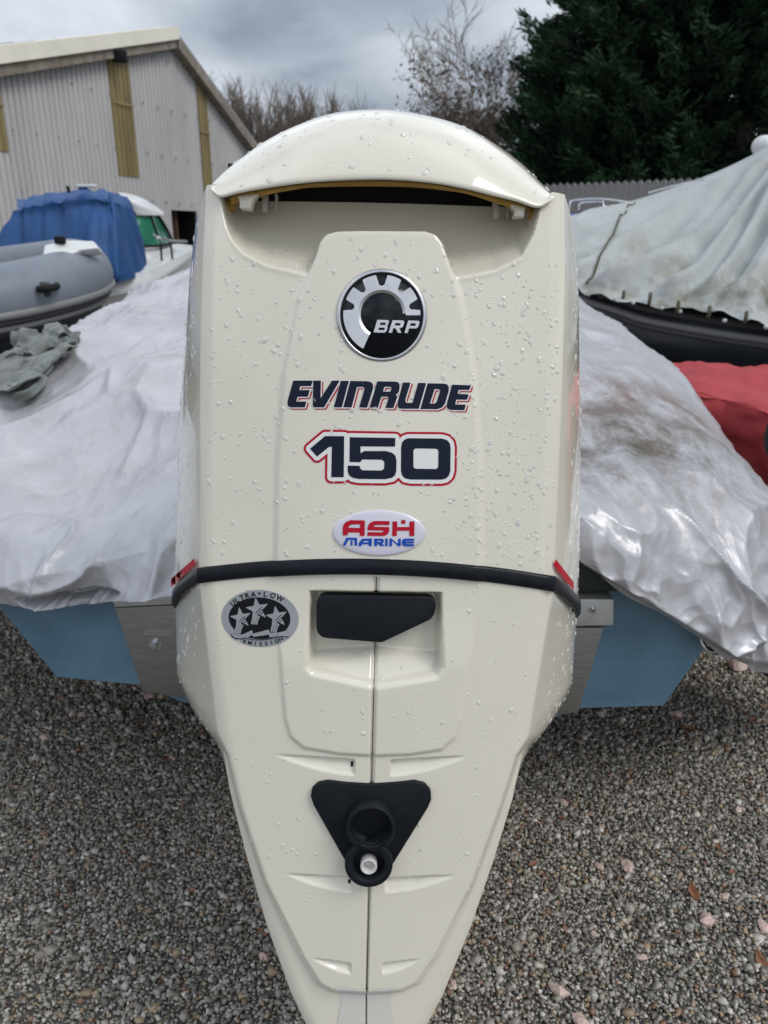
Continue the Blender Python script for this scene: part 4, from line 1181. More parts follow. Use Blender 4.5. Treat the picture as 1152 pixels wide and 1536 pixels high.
def shed_hit(px, py):
    d = ray(px, py)[:2]
    # CAM + s d = A + t wd
    Mx = np.array([[d[0], -wd[0]], [d[1], -wd[1]]])
    s, t = np.linalg.solve(Mx, A_)
    return t, CAM[2] + s * ray(px, py)[2]
tp, zp = shed_hit(250, 64)
t0_, z0_ = shed_hit(0, 104); t1_, z1_ = shed_hit(372, 226)
sl, sr = (zp - z0_) / (tp - t0_), (zp - z1_) / (t1_ - tp)
def wall_top(t): return np.where(t < tp, zp - sl * (tp - t), zp - sr * (t - tp))
TL, TR_ = t0_ - 7.0, t1_ + 3.5
def W(t, z, o=0.0):
    t = np.asarray(t, float); z = np.broadcast_to(np.asarray(z, float), t.shape)
    return np.stack([A_[0] + wd[0] * t + wn_[0] * o, A_[1] + wd[1] * t + wn_[1] * o, z], -1)
shed = thing('shed', 'large grey corrugated shed with amber strips in its gable wall', 'shed', (A_[0] + wd[0] * tp, A_[1] + wd[1] * tp, 0))
strips = []
for (xa, ya), (xb, yb), (xc, yc) in (((-14, 175), (4, 175), (12, 228)), ((170, 175), (198, 175), (195, 265)), ((298, 205), (313, 205), (305, 290))):
    strips.append((shed_hit(xa, ya)[0], shed_hit(xb, yb)[0], shed_hit(xc, yc)[1]))
dt0, dzt = shed_hit(258, 315); dt1, _ = shed_hit(296, 350)
PIT = 0.19
def sheet(name, ta, tb, zlo, m, off=0.0, zhi=None):
    k = max(8, int((tb - ta) / PIT * 10)); t = np.linspace(ta, tb, k)
    fr_ = (t / PIT) % 1.0
    o = 0.03 * np.cos(2 * np.pi * t / PIT) - 0.075 * np.exp(-((fr_ - .5) / .13) ** 2) + off
    top = wall_top(t) if zhi is None else np.minimum(zhi, wall_top(t))
    P = np.stack([np.stack([A_[0] + wd[0] * t + wn_[0] * o, A_[1] + wd[1] * t + wn_[1] * o, zlo + (top - zlo) * f], -1) for f in (0, .33, .66, 1.0)])
    return grid(name, P, m, shed)
edges = [TL]
for a, b, zb in strips: edges += [a, b]
edges += [TR_]
for k in range(0, len(edges), 2):
    a, b = edges[k], edges[k + 1]
    if a < dt0 and b > dt0:
        sheet('wall_sheet', a, dt0, 0.0, sheetm); sheet('wall_sheet', dt0, min(dt1, b), dzt, sheetm)
        if b > dt1: sheet('wall_sheet', dt1, b, 0.0, sheetm)
    elif a < dt1 and b > dt1:
        sheet('wall_sheet', a, dt1, dzt, sheetm); sheet('wall_sheet', dt1, b, 0.0, sheetm)
    else: sheet('wall_sheet', a, b, 0.0, sheetm)
for a, b, zb in strips:
    low_ = dzt if (a > dt0 and a < dt1) else 0.0
    sheet('rooflight_strip', a, b, zb, lightm, .03)
    sheet('wall_sheet', a, b, low_, sheetm, 0.0, zb + .02)
    # lap joint across the strip
    zj = zb + 0.58 * (float(wall_top(np.array((a + b) / 2))) - zb)
    v = np.concatenate([W([a, b, b, a], [zj, zj, zj + .05, zj + .05], .09), W([a, b, b, a], [zj, zj, zj + .05, zj + .05], .086)])
    mesh('lap_joint', v, [[0, 1, 2, 3], [7, 6, 5, 4]], mat('amber_lap', (.30, .22, .10), rough=.6), shed, False)
# rows of fixing bolts on the sheets
bl = []
for z in np.arange(1.2, zp, 1.25):
    for t in np.arange(TL + .3, TR_, .75):
        if z < float(wall_top(np.array(t))) - .2 and not (dt0 < t < dt1 and z < dzt):
            bl.append(box_vf(W(t, z, .055), (.035, .035, .035)))
v, f = merge(bl)
o = mesh('fixing_bolts', v, f, mat('dull_bolts', (.2, .2, .2), rough=.5), shed, False); o['kind'] = 'stuff'
# verges: broad white board on the near slope, mossy fibre cement beyond the ridge
def verge(name, ta, tb, lo, hi, o0, o1, m):
    t = np.array([ta, tb]); w = wall_top(t)
    v = np.concatenate([W(t, w + lo, o0), W(t[::-1], (w + hi)[::-1], o0), W(t, w + lo, o1), W(t[::-1], (w + hi)[::-1], o1)])
    o = mesh(name, v, [[3, 2, 1, 0], [4, 5, 6, 7], [0, 1, 5, 4], [1, 2, 6, 5], [2, 3, 7, 6], [3, 0, 4, 7]], m, shed, False)
    return o
verge('barge_board', TL, tp + .15, .17, .50, .34, -.3, bargem)
verge('verge_trim', TL, tp + .1, -.08, .165, .26, -.3, mossm)
verge('verge_trim', tp + .16, TR_, -.05, .22, .30, -.3, mossm)
verge('verge_cap', tp + .16, TR_, .225, .42, .22, -.3, roofm)
for sgn in (0, 1):
    ta, tb = (TL, tp) if sgn == 0 else (tp, TR_)
    t = np.array([ta, tb]); w = wall_top(t) + .3
    n_ = 40
    ok = np.stack([W(t, w + .02 * ((q % 2) * 2 - 1), -.1 - q * .4) for q in range(n_)])
    grid('roof_slope', ok, roofm, shed, smooth_=False)
c0 = W([tp, tp], [zp + .45, zp + .45], 0)
# floodlight under the verge
ft, fz = shed_hit(162, 86)
fl_ = W(ft, fz, .35)
v, f = box_vf(fl_, (.34, .18, .26)); o = mesh('floodlight', v, f, black, shed, False); bevel(o, .02)
v, f = tube_vf([W(ft, fz, .0), W(ft - .2, fz + .1, .2), fl_], .025, 6); mesh('floodlight_arm', v, f, black, shed)
# inside of the doorway, its shade put into a black lining
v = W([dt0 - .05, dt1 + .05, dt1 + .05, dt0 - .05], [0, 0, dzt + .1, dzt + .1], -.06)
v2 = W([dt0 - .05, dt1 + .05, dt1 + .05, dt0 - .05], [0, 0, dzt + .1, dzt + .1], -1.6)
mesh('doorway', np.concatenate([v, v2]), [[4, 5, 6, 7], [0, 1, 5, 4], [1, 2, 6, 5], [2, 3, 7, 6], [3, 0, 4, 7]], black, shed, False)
v, f = box_vf(W((dt0 * .55 + dt1 * .45), 1.2, -.3), (.12, .12, 2.4)); mesh('door_post', v, f, mat('rusty_post', (.10, .05, .03), rough=.8), shed, False)

# ================================================================== TREES
def prisms(segs, sides=4):
    S = np.array(segs); n = len(S)
    p0, p1, r0, r1 = S[:, 0:3], S[:, 3:6], S[:, 6], S[:, 7]
    d = p1 - p0; d /= np.linalg.norm(d, axis=1, keepdims=True) + 1e-9
    ref = np.where(np.abs(d[:, 2:3]) < .9, np.array([[0, 0, 1.0]]), np.array([[1.0, 0, 0]]))
    a = np.cross(d, ref); a /= np.linalg.norm(a, axis=1, keepdims=True) + 1e-9; b = np.cross(d, a)
    V = []
    for k in range(sides):
        th = 2 * np.pi * k / sides
        o = np.cos(th) * a + np.sin(th) * b
        V += [p0 + o * r0[:, None], p1 + o * r1[:, None]]
    V = np.stack(V, 1).reshape(-1, 3)
    Fq = np.array([[2 * k, 2 * ((k + 1) % sides), 2 * ((k + 1) % sides) + 1, 2 * k + 1] for k in range(sides)])
    return V, (Fq[None] + (np.arange(n) * 2 * sides)[:, None, None]).reshape(-1, 4)
def bare_tree(base, H, seed, spread=.5, up=.6, trunk_r=.16, lv=5, nb=(5, 5, 5, 4), shrink=.62, rmin=.006):
    r_ = np.random.default_rng(seed); trunk, br, tips = [], [], []
    def grow(p, d, L, r, level):
        k = 5 if level == 0 else 3
        pts = [p]
        for i in range(k):
            d = d + r_.normal(0, .10 + .04 * level, 3) + np.array([0, 0, .05 * up]); d /= np.linalg.norm(d)
            q = pts[-1] + d * L / k
            (trunk if level == 0 else br).append([*pts[-1], *q, r * (1 - .6 * i / k), r * (1 - .6 * (i + 1) / k)])
            pts.append(q)
        if level >= lv - 1:
            tips.append(pts[-1]); tips.append(pts[-2]); return
        m = nb[level]
        for j in range(m):
            f = (.32 if level == 0 else .25) + (1 - (.32 if level == 0 else .25)) * (j + r_.random()) / m
            i = min(int(f * k), k - 1); q = pts[i] + (pts[i + 1] - pts[i]) * (f * k - i)
            ph = r_.uniform(0, 2 * np.pi)
            lat = np.array([math.cos(ph), math.sin(ph), 0])
            nd = d * (1 - spread) + lat * spread + np.array([0, 0, up * .5]); nd /= np.linalg.norm(nd)
            grow(q, nd, L * shrink * r_.uniform(.7, 1.15) * (1.1 - .35 * f), max(r * .5 * (1 - .3 * f), rmin), level + 1)
        grow(pts[-1], d, L * .55, r * .4, level + 1)
    grow(np.array(base, float), np.array([0, 0, 1.0]), H * .55, trunk_r, 0)
    return trunk, br, np.array(tips)
barkm = mat('winter_bark', (0.075, 0.062, 0.050), rough=0.9, var=.25, vscale=3)
twigm = mat('winter_twigs', (0.17, 0.138, 0.112), rough=0.9, var=.25, vscale=1)
brownm = mat('withered_leaves', (0.085, 0.055, 0.036), rough=.9, col2=(.15, .10, .06), vscale=2)
def put_tree(name, px, Y, topy, seed, label, group=None, leaves=0, lsz=.10, twm=twigm, pct=99.5, **kw):
    b = at(px, 350, Y); b[2] = 0
    H = at(px, topy, Y)[2]
    tr, br, tips = bare_tree((0, 0, 0), H, seed, **kw)
    zmax = np.percentile(tips[:, 2], pct); sc = H / zmax
    t = thing(name, label, 'tree', tuple(b), group)
    for nm, S, m, sd_ in (('trunk', tr, barkm, 8), ('crown', br, twm, 3)):
        S = np.array(S); S[:, :6] *= sc
        v, f = prisms(S, sd_); o = mesh(nm, v + b, f, m, t)
    if leaves:
        r_ = np.random.default_rng(seed + 100)
        T = tips[tips[:, 2] < zmax * .85] * sc
        C = T[r_.choice(len(T), leaves)] + r_.normal(0, .12, (leaves, 3))
        V, Fq = leaf_cards(C, r_, lsz)
        mesh('withered_leaves', V + b, Fq, brownm, t, False)
    return t
def leaf_cards(C, r_, sz):
    n = len(C)
    u = r_.normal(size=(n, 3)); u /= np.linalg.norm(u, axis=1, keepdims=True)
    w = r_.normal(size=(n, 3)); w -= (w * u).sum(1, keepdims=True) * u; w /= np.linalg.norm(w, axis=1, keepdims=True)
    s = sz * r_.uniform(.6, 1.4, (n, 1))
    nn = np.cross(u, w)
    V = np.stack([C - u * s, C + w * s * .5 + nn * s * .15, C + u * s, C - w * s * .5 + nn * s * .15], 1).reshape(-1, 3)
    return V, np.arange(4 * n).reshape(-1, 4)
far = [(292, 44, 108, 5), (335, 42, 92, 1), (385, 45, 98, 2), (430, 43, 101, 3), (478, 45, 108, 4), (520, 44, 122, 6), (552, 47, 150, 7), (258, 46, 112, 8)]
fl_lab = ['bare winter tree just beyond the far verge of the shed roof', 'tallest bare winter tree in the row beyond the shed', 'bare grey brown winter tree in the row beyond the shed', 'bare grey brown winter tree in the row beyond the shed', 'bare grey brown winter tree in the row beyond the shed', 'lower bare winter tree near the open end of the row', 'smallest bare winter tree at the open end of the row', 'bare winter tree mostly hidden behind the shed roof']
def shoot_tree(px, Y, topy, seed, label, group, rad):
    r_ = np.random.default_rng(seed)
    b = at(px, 350, Y); b[2] = 0
    H = at(px, topy, Y)[2]
    t = thing('bare_tree', label, 'tree', tuple(b), group)
    v, f = tube_vf(b + np.array([(0, 0, 0), (.08, 0, H * .3), (-.05, .05, H * .55), (0, 0, H * .8)]), [.2, .15, .09, .03], 8); mesh('trunk', v, f, barkm, t)
    S = []
    def env(z, ph):
        u = np.clip((z - H * .22) / (H * .78), 0, 1)
        return rad * np.sqrt(np.clip(1 - (2 * u - .86) ** 2 / 1.32, 0.0, 1)) * (1 + .16 * np.sin(3 * ph + seed) + .10 * np.sin(7 * ph + 2 * seed))
    limbs = []
    for k in range(46):
        z0 = H * r_.uniform(.16, .6); ph = r_.uniform(0, 2 * np.pi); z1 = z0 + H * r_.uniform(.15, .36)
        z1 = min(z1, H * .95); e = env(z1, ph) * r_.uniform(.5, .95)
        p = np.array([0, 0, z0]); q = np.array([e * math.cos(ph), e * math.sin(ph), z1])
        m = (p + q) / 2 + np.array([0, 0, -.1 * H * r_.random()]) + r_.normal(0, .12, 3)
        c = cr1([p, m, q], 6)
        for a in range(5): S.append([*c[a], *c[a + 1], .05 - .006 * a, .05 - .006 * (a + 1)])
        limbs.append(c)
    limbs = np.array(limbs)
    for k in range(2600):
        c = limbs[r_.integers(len(limbs))]; a = r_.uniform(1.2, 4.99); i_ = int(a)
        p = c[i_] + (c[min(i_ + 1, 5)] - c[i_]) * (a - i_)
        d = (c[5] - c[0]); d = d / np.linalg.norm(d) * .35 + r_.normal(0, .45, 3) + np.array([0, 0, .75]); d /= np.linalg.norm(d)
        L = r_.uniform(.4, 1.5)
        q = p + d * L
        ph = math.atan2(q[1], q[0])
        if q[2] > H * r_.uniform(.93, 1.02) or math.hypot(q[0], q[1]) > env(q[2], ph) * 1.15 + .15: continue
        m = (p + q) / 2 + r_.normal(0, .05, 3)
        S.append([*p, *m, .014, .011]); S.append([*m, *q, .011, .006])
    v, f = prisms(S, 3); mesh('crown', v + b, f, twigm, t)
for (px, Y, ty, sd_), lab in zip(far, fl_lab):
    shoot_tree(px, Y, ty, sd_, lab, 'bare winter trees beyond the shed', 2.3 if sd_ != 7 else 1.5)
put_tree('bare_tree', 730, 26, 22, 31, 'thin bare tree with withered brown leaves beside the conifers', None, pct=97, leaves=1900, lsz=.065, lv=5, nb=(9, 6, 5, 4), spread=.5, up=.55, trunk_r=.09, rmin=.009)
put_tree('bare_tree', 690, 28, 128, 32, 'low bare tree with withered brown leaves behind the thin bare one', None, pct=93, leaves=2600, lsz=.06, lv=5, nb=(10, 6, 5, 4), spread=.55, up=.45, trunk_r=.08, rmin=.009)
put_tree('bare_tree', -8, 40, 128, 33, 'bare tree whose twigs show above the white barge board', None, lv=5, nb=(7, 5, 4, 4), spread=.4, up=.7, trunk_r=.12, rmin=.014)

conm = mat('cypress_foliage', (0.016, 0.04, 0.02), rough=.9, spec=.12, attr='Col')
conb = mat('cypress_bark', (0.05, 0.035, 0.025), rough=.9)
def conifer(px, Y, H, Rb, seed, label, nb=420, per=75):
    r_ = np.random.default_rng(seed)
    b = at(px, 350, Y); b[2] = 0
    t = thing('conifer', label, 'conifer', tuple(b), 'dark conifers behind the fence')
    segs, C, U, S, K = [], [], [], [], []
    trunkp = [(0, 0, 0), (.05, .02, H * .4), (-.03, .0, H * .8), (0, 0, H)]
    v, f = tube_vf(np.array(trunkp) + b, [.28, .2, .09, .02], 10); mesh('trunk', v, f, conb, t)
    for k in range(nb):
        h = H * (.04 + .95 * r_.random() ** .9)
        prof = Rb * (1 - (h / H) ** 1.6) * r_.uniform(.55, 1.28) + .25
        ph = r_.uniform(0, 2 * np.pi)
        o = np.array([math.cos(ph), math.sin(ph), 0])
        rise = r_.uniform(.15, .55)
        q = np.linspace(0, 1, 7)
        pts = np.array([0, 0, h]) + o * prof * q[:, None] + np.array([0, 0, 1.0]) * (rise * prof * q ** 1.5 - .25 * prof * q * (1 - q))[:, None]
        for i in range(6):
            segs.append([*pts[i], *pts[i + 1], .04 * (1 - q[i] * .8), .04 * (1 - q[i + 1] * .8)])
        m = int(per * (.5 + prof / Rb * .7))
        qq = r_.random(m) ** .65
        base = np.stack([np.interp(qq, q, pts[:, a]) for a in range(3)], -1)
        lat = np.cross(o, [0, 0, 1.0])
        wdt = .50 * (1.12 - qq) + .04
        base = base + lat * (r_.normal(0, 1, m) * wdt * .55)[:, None] + r_.normal(0, .06, (m, 3))
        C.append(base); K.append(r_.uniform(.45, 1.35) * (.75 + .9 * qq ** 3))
        U.append(o * .7 + lat * r_.normal(0, .6, (m, 1)) + np.array([0, 0, .45]) + r_.normal(0, .3, (m, 3)))
        S.append(r_.uniform(.06, .17, m))
    C = np.concatenate(C); U = np.concatenate(U); S = np.concatenate(S)
    U /= np.linalg.norm(U, axis=1, keepdims=True)
    w = r_.normal(size=C.shape); w -= (w * U).sum(1, keepdims=True) * U; w /= np.linalg.norm(w, axis=1, keepdims=True)
    nn = np.cross(U, w)
    S = S[:, None]
    V = np.stack([C - U * S * .6, C + w * S * .17 + U * S * .1 + nn * S * .05, C + U * S, C - w * S * .17 + U * S * .25 - nn * S * .05], 1).reshape(-1, 3)
    Ff = np.arange(len(C) * 4).reshape(-1, 4)
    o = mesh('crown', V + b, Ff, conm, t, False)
    K = np.concatenate(K)[:, None]
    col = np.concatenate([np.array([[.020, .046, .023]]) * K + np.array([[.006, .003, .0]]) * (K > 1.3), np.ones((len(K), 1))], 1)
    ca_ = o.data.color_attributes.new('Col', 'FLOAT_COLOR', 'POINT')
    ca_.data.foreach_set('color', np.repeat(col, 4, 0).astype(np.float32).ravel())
    v, f = prisms(segs, 3); mesh('branches', v + b, f, conb, t)
conifer(880, 19.0, 9.0, 2.1, 51, 'dark green conifer next to the brown leaved tree, its lower limbs bushy', 301, 219)
conifer(815, 21.5, 6.4, 1.5, 55, 'shorter dark conifer with sparse top beside the brown leaved tree', 174, 192)
conifer(985, 18.5, 10.5, 2.3, 52, 'tall dense dark conifer in the middle of the row behind the fence', 324, 219)
conifer(1090, 18.0, 10.0, 2.3, 53, 'tall dark conifer behind the white ball of the cruiser', 324, 219)
conifer(1200, 18.5, 10.0, 2.4, 54, 'dark conifer at the far end of the row, partly out of view', 278, 129)
conifer(930, 22.5, 9.5, 2.2, 57, 'dark conifer of the second row glimpsed between the front conifers', 243, 113)
conifer(1045, 22.0, 9.5, 2.2, 58, 'dark conifer of the second row behind the tallest ones', 243, 113)

# ================================================================== PALISADE FENCE
palem = mat('galvanised_pale', (0.25, 0.24, 0.23), rough=.6, metal=.1, var=.15, vscale=4)
fx = [at(780, 284, 14.5), at(1060, 258, 12.6)]
fbx = np.array(fx[0]); f2 = np.array(fx[1])
fd = (f2 - fbx)[:2]; FLn = np.linalg.norm(fd); fd = fd / FLn
fence = thing('palisade_fence', 'grey steel palisade fence with pointed pales under the dark conifers', 'fence', (fbx[0], fbx[1], 0))
HT = (fbx[2] + f2[2]) / 2
pw = .121
prof = [(-pw / 2, .012), (-pw * .22, .0), (-.008, .014), (.008, .014), (pw * .22, .0), (pw / 2, .012)]
pv = [(a, b, z) for z in (0.05, HT - .05) for a, b in prof] + [(a * .45, b, HT - .01 + (.02 if abs(a) < .01 else 0)) for a, b in prof]
pf = [[r_ * 6 + k, r_ * 6 + k + 1, r_ * 6 + k + 7, r_ * 6 + k + 6] for r_ in range(2) for k in range(5)]
pv = pv + [(a, b + .003, z) for a, b, z in pv]
pf = pf + [[18 + k for k in q[::-1]] for q in pf] + [[12 + k, 13 + k, 31 + k, 30 + k] for k in range(5)]
pme = bpy.data.meshes.new('pale'); pme.from_pydata(pv, [], pf); pme.materials.append(palem)
ang = math.atan2(fd[1], fd[0])
NP = int(FLn * 1.9 / .125)
for k in range(-6, NP):
    o = link(bpy.data.objects.new('pale', pme)); o.parent = fence
    o.location = (fd[0] * .125 * k, fd[1] * .125 * k, 0); o.rotation_euler = (0, 0, ang)
for z in (.5, HT - .45):
    v, f = tube_vf([np.array([*(fbx[:2] - fd * .9), z]) + np.array([-fd[1], fd[0], 0]) * .03, np.array([*(fbx[:2] + fd * .125 * NP), z]) + np.array([-fd[1], fd[0], 0]) * .03], .025, 6)
    mesh('rail', v, f, palem, fence)

# ================================================================== LEFT: CABIN CRUISER AND DINGHY
canvas = mat('blue_canvas', (0.008, 0.062, 0.20), rough=.65, var=.12, vscale=3, bump=.2, bscale=8)
green_g = mat('green_tinted_glass', (0.03, 0.16, 0.10), rough=.06, coat=.5, var=.4, vscale=1.5)
greyw = mat('grey_white_gelcoat', (0.50, 0.50, 0.49), rough=.35, var=.05)
cr_ = thing('cabin_cruiser', 'white cabin cruiser with a blue canvas canopy, beside the shed', 'cruiser', tuple(at(150, 600, 9.2) * np.array([1, 1, 0])))
def pgrid(name, rows, ny, nx, m, parent, amp=0, sc=(2, 2, 2), seed=0, fn=None, lin=False):
    C = np.array([[at(*q) for q in r_] for r_ in rows])
    P = patch(C, ny, nx) if not lin else patch(C, ny, nx)
    if amp:
        N = normals(P); P = P + N * (arr_noise(P, sc, seed, 2, True) * amp)[..., None]
    return grid(name, P, m, parent)
pgrid('canopy', [[(25, 296, 10.8), (90, 286, 10.7), (158, 284, 10.6), (186, 294, 10.8), (192, 300, 11.4)],
                 [(22, 303, 9.2), (90, 292, 9.0), (163, 290, 8.9), (197, 309, 9.6), (200, 312, 10.6)],
                 [(12, 325, 9.0), (86, 318, 8.8), (170, 312, 8.7), (203, 330, 9.5), (206, 332, 10.6)],
                 [(-4, 365, 8.9), (80, 362, 8.6), (174, 358, 8.5), (209, 368, 9.4), (212, 370, 10.6)],
                 [(-25, 405, 8.8), (74, 408, 8.5), (178, 408, 8.4), (214, 400, 9.4), (218, 402, 10.6)],
                 [(-35, 440, 8.8), (70, 445, 8.5), (178, 424, 8.4), (217, 413, 9.4), (222, 415, 10.6)]], 60, 90, canvas, cr_, .17, (3.4, 1.1, .45), 4.0)
for pts in ([(165, 291, 8.85), (173, 340, 8.62), (176, 420, 8.38)],):
    tube('canopy_seam', cr1([at(*q) for q in pts], 14), .02, canvas, cr_, 6)
pgrid('hull', [[(-80, 430, 8.3), (60, 428, 8.3), (160, 420, 8.6), (220, 408, 9.4), (262, 388, 10.8), (290, 375, 12.4)],
               [(-80, 455, 8.25), (60, 452, 8.25), (160, 440, 8.5), (222, 426, 9.3), (264, 402, 10.7), (291, 382, 12.4)],
               [(-80, 470, 8.3), (60, 468, 8.3), (160, 455, 8.6), (222, 438, 9.4), (264, 412, 10.8), (291, 392, 12.4)],
               [(-80, 530, 8.7), (60, 525, 8.7), (160, 505, 9.0), (220, 478, 9.8), (262, 448, 11), (290, 415, 12.4)],
               [(-80, 600, 9.2), (60, 590, 9.2), (160, 560, 9.6), (222, 520, 10.4), (264, 475, 11.4), (290, 430, 12.4)]], 30, 50, whitep, cr_)
pgrid('rubbing_strake', [[(-80, 456, 8.2), (60, 453, 8.2), (160, 441, 8.45), (222, 427, 9.25), (264, 403, 10.65), (291, 383, 12.35)],
                         [(-80, 461, 8.2), (60, 458, 8.2), (160, 445, 8.45), (222, 430, 9.25), (264, 405.5, 10.65), (291, 385, 12.35)]], 4, 40, greyw, cr_)
pgrid('deck', [[(60, 428, 8.3), (160, 420, 8.6), (220, 408, 9.4), (262, 388, 10.8), (290, 375, 12.4)],
               [(100, 400, 9.6), (190, 398, 9.8), (226, 384, 10.4), (262, 374, 11.4), (289, 371, 12.6)],
               [(120, 392, 11), (200, 380, 11.2), (235, 372, 11.4), (265, 366, 12.0), (288, 368, 12.8)]], 20, 30, whitep, cr_)
pgrid('cabin_side', [[(196, 366, 10.2), (218, 367, 10.4), (240, 366, 10.8), (256, 364, 11.3)], [(202, 385, 10.0), (222, 388, 10.2), (246, 380, 10.7), (262, 372, 11.2)], [(206, 410, 9.8), (226, 408, 10.0), (248, 396, 10.5), (264, 386, 11.1)]], 12, 20, whitep, cr_)
pgrid('hardtop', [[(176, 288, 10.6), (190, 290, 10.7), (215, 298, 10.9), (236, 311, 11.2), (245, 318, 11.3)], [(180, 292, 10.4), (198, 300, 10.4), (218, 309, 10.6), (238, 318, 11.0), (246, 321, 11.2)], [(186, 306, 10.4), (200, 316, 10.4), (222, 322, 10.6), (240, 323, 11.0), (246, 322.5, 11.2)]], 14, 30, whitep, cr_)
win = pgrid('windscreen', [[(200, 322, 10.45), (214, 323, 10.6), (228, 323, 10.8), (237, 322, 11.05)], [(205, 345, 10.3), (220, 346, 10.5), (236, 346, 10.8), (250, 345, 11.2)], [(209, 367, 10.15), (224, 367, 10.4), (244, 366, 10.75), (259, 363, 11.25)]], 10, 20, green_g, cr_)
for pts in ([(237, 322, 11.0), (250, 343, 11.15), (260, 364, 11.2)], [(208, 369, 10.1), (225, 369, 10.35), (244, 368, 10.7), (260, 364, 11.2)], [(226, 322, 10.75), (240, 366, 10.7)]):
    tube('windscreen_frame', cr1([at(*q) for q in pts], 10), .018, black, cr_, 6)
for pts in ([(241, 364, 10.3), (243, 395, 10.3), (246, 428, 10.3)], [(256, 366, 10.7), (259, 392, 10.7), (262, 420, 10.7)]):
    tube('stanchion', cr1([at(*q) for q in pts], 8), .014, black, cr_, 6)
tube('pulpit_rail', cr1([at(*q) for q in [(228, 352, 10.3), (241, 358, 10.3), (258, 361, 10.7), (280, 362, 11.6)]], 12), .016, steel, cr_, 6)
v, f = box_vf(at(130, 279, 10.6), (.24, .1, .035)); o = mesh('radar_bar', v, f, whitep, cr_, False); bevel(o, .01)
tube('radar_post', [at(128, 292, 10.6), at(128, 280, 10.6)], .025, black, cr_, 6)
tube('aerial_stub', [at(104, 289, 10.4), at(101, 279, 10.4)], .02, black, cr_, 6)

greyt = mat('grey_hypalon', (0.165, 0.185, 0.215), rough=.5, var=.08, vscale=6)
darkg = mat('dark_rubbing_band', (0.045, 0.045, 0.048), rough=.6)
midg = mat('grey_rubbing_band', (0.19, 0.19, 0.19), rough=.55)
blackhull = mat('black_hull', (0.014, 0.015, 0.018), rough=.45)
din = thing('inflatable_dinghy', 'grey inflatable dinghy with round bow, beyond the green towel', 'dinghy', tuple(at(40, 520, 5.4) * np.array([1, 1, 0])))
path = [(-320, 500, 4.3), (-180, 481, 4.5), (-60, 461, 4.75), (20, 447, 5.0), (80, 432, 5.3), (118, 418, 5.75), (124, 406, 6.2), (105, 400, 6.55), (60, 404, 6.75), (0, 411, 6.85), (-80, 420, 6.9), (-180, 428, 6.9)]
pp = cr1([at(*q) for q in path], 90)
tube('buoyancy_tube', pp, .215, greyt, din, 28)
T = np.gradient(pp, axis=0); T[:, 2] = 0; T /= np.linalg.norm(T, axis=1, keepdims=True)
outw = np.stack([T[:, 1], -T[:, 0], 0 * T[:, 0]], -1)
for nm, a, r_, m in (('rubbing_strake', -20, .030, midg), ('rubbing_strake', -33, .022, darkg), ('rubbing_strake', -46, .030, midg), ('lower_strake', -66, .035, darkg)):
    d = .205 * (outw * math.cos(R(a)) + np.array([0, 0, 1.0]) * math.sin(R(a)))
    tube(nm, pp + d, r_, m, din, 8)
kb = pp.copy(); kb[:, 2] -= .12
rowsH = [kb + outw * .12, kb + outw * .10 - np.array([0, 0, .16]), kb - outw * .05 - np.array([0, 0, .42]), kb - outw * .30 - np.array([0, 0, .62])]
grid('hull', np.stack(rowsH), blackhull, din)
for a, b, Y in ((70, 432, 4.95),):
    c = at(a, b, Y)
    v, f = tube_vf(cr1([at(58, 432, 5.02), at(60, 434, 4.9), at(71, 433, 4.9), at(84, 430, 4.98), at(85, 428, 5.08)], 14), .022, 8)
    mesh('grab_handle', v, f, black, din)
    v, f = box_vf(at(63, 434, 4.97), (.10, .05, .09)); o = mesh('handle_patch', v, f, darkg, din, False); bevel(o, .015)
for a, b, Y in ((86, 392, 6.2), (50, 407, 5.9), (6, 420, 5.6)):
    v, f = box_vf(at(a, b, Y), (.09, .09, .07)); o = mesh('lacing_eye', v, f, black, din, False); bevel(o, .02)
v = [at(*q) for q in ((63, 387, 5.35), (66, 367, 5.45), (100, 360, 5.55), (140, 361, 5.6), (147, 372, 5.55), (118, 375, 5.5), (93, 387, 5.38))]
top = np.array(v); bot = top - np.array([0, 0, .05]) + np.array([0, .12, 0])
k = len(top)
o = mesh('bow_locker', np.concatenate([top, bot]), [list(range(k)), [k + i for i in range(k)][::-1]] + [[i, (i + 1) % k, k + (i + 1) % k, k + i] for i in range(k)], whitep, din, False); bevel(o, .012)
v, f = box_vf(at(90, 360, 5.5), (.07, .05, .05)); o = mesh('cleat', v, f, black, din, False); bevel(o, .012)
v, f = box_vf(at(124, 386, 6.1) * np.array([1, 1, 0]) + np.array([-.6, 0, .22]), (1.8, .5, .44)); o = mesh('chock', v, f, mat('weathered_timber', (.10, .075, .05), rough=.85, var=.3, vscale=4, stretch=(1, 6, 6)), din, False)
timb = thing('timber_staging', 'weathered brown timber staging under the grey dinghy', 'staging', tuple(at(-20, 560, 3.9) * np.array([1, 1, 0])))
for k in range(4):
    c = at(-30, 540 + 14 * k, 4.35 - .13 * k); 
    v, f = box_vf(c, (1.6, .12, .035)); mesh('plank', v, f, MATS['weathered_timber'], timb, False)
for x_ in (-.6, .5):
    c = at(-30, 560, 4.15); v, f = box_vf((c[0] + x_, c[1], c[2] / 2 - .05), (.1, .1, c[2] - .12)); mesh('post', v, f, MATS['weathered_timber'], timb, False)

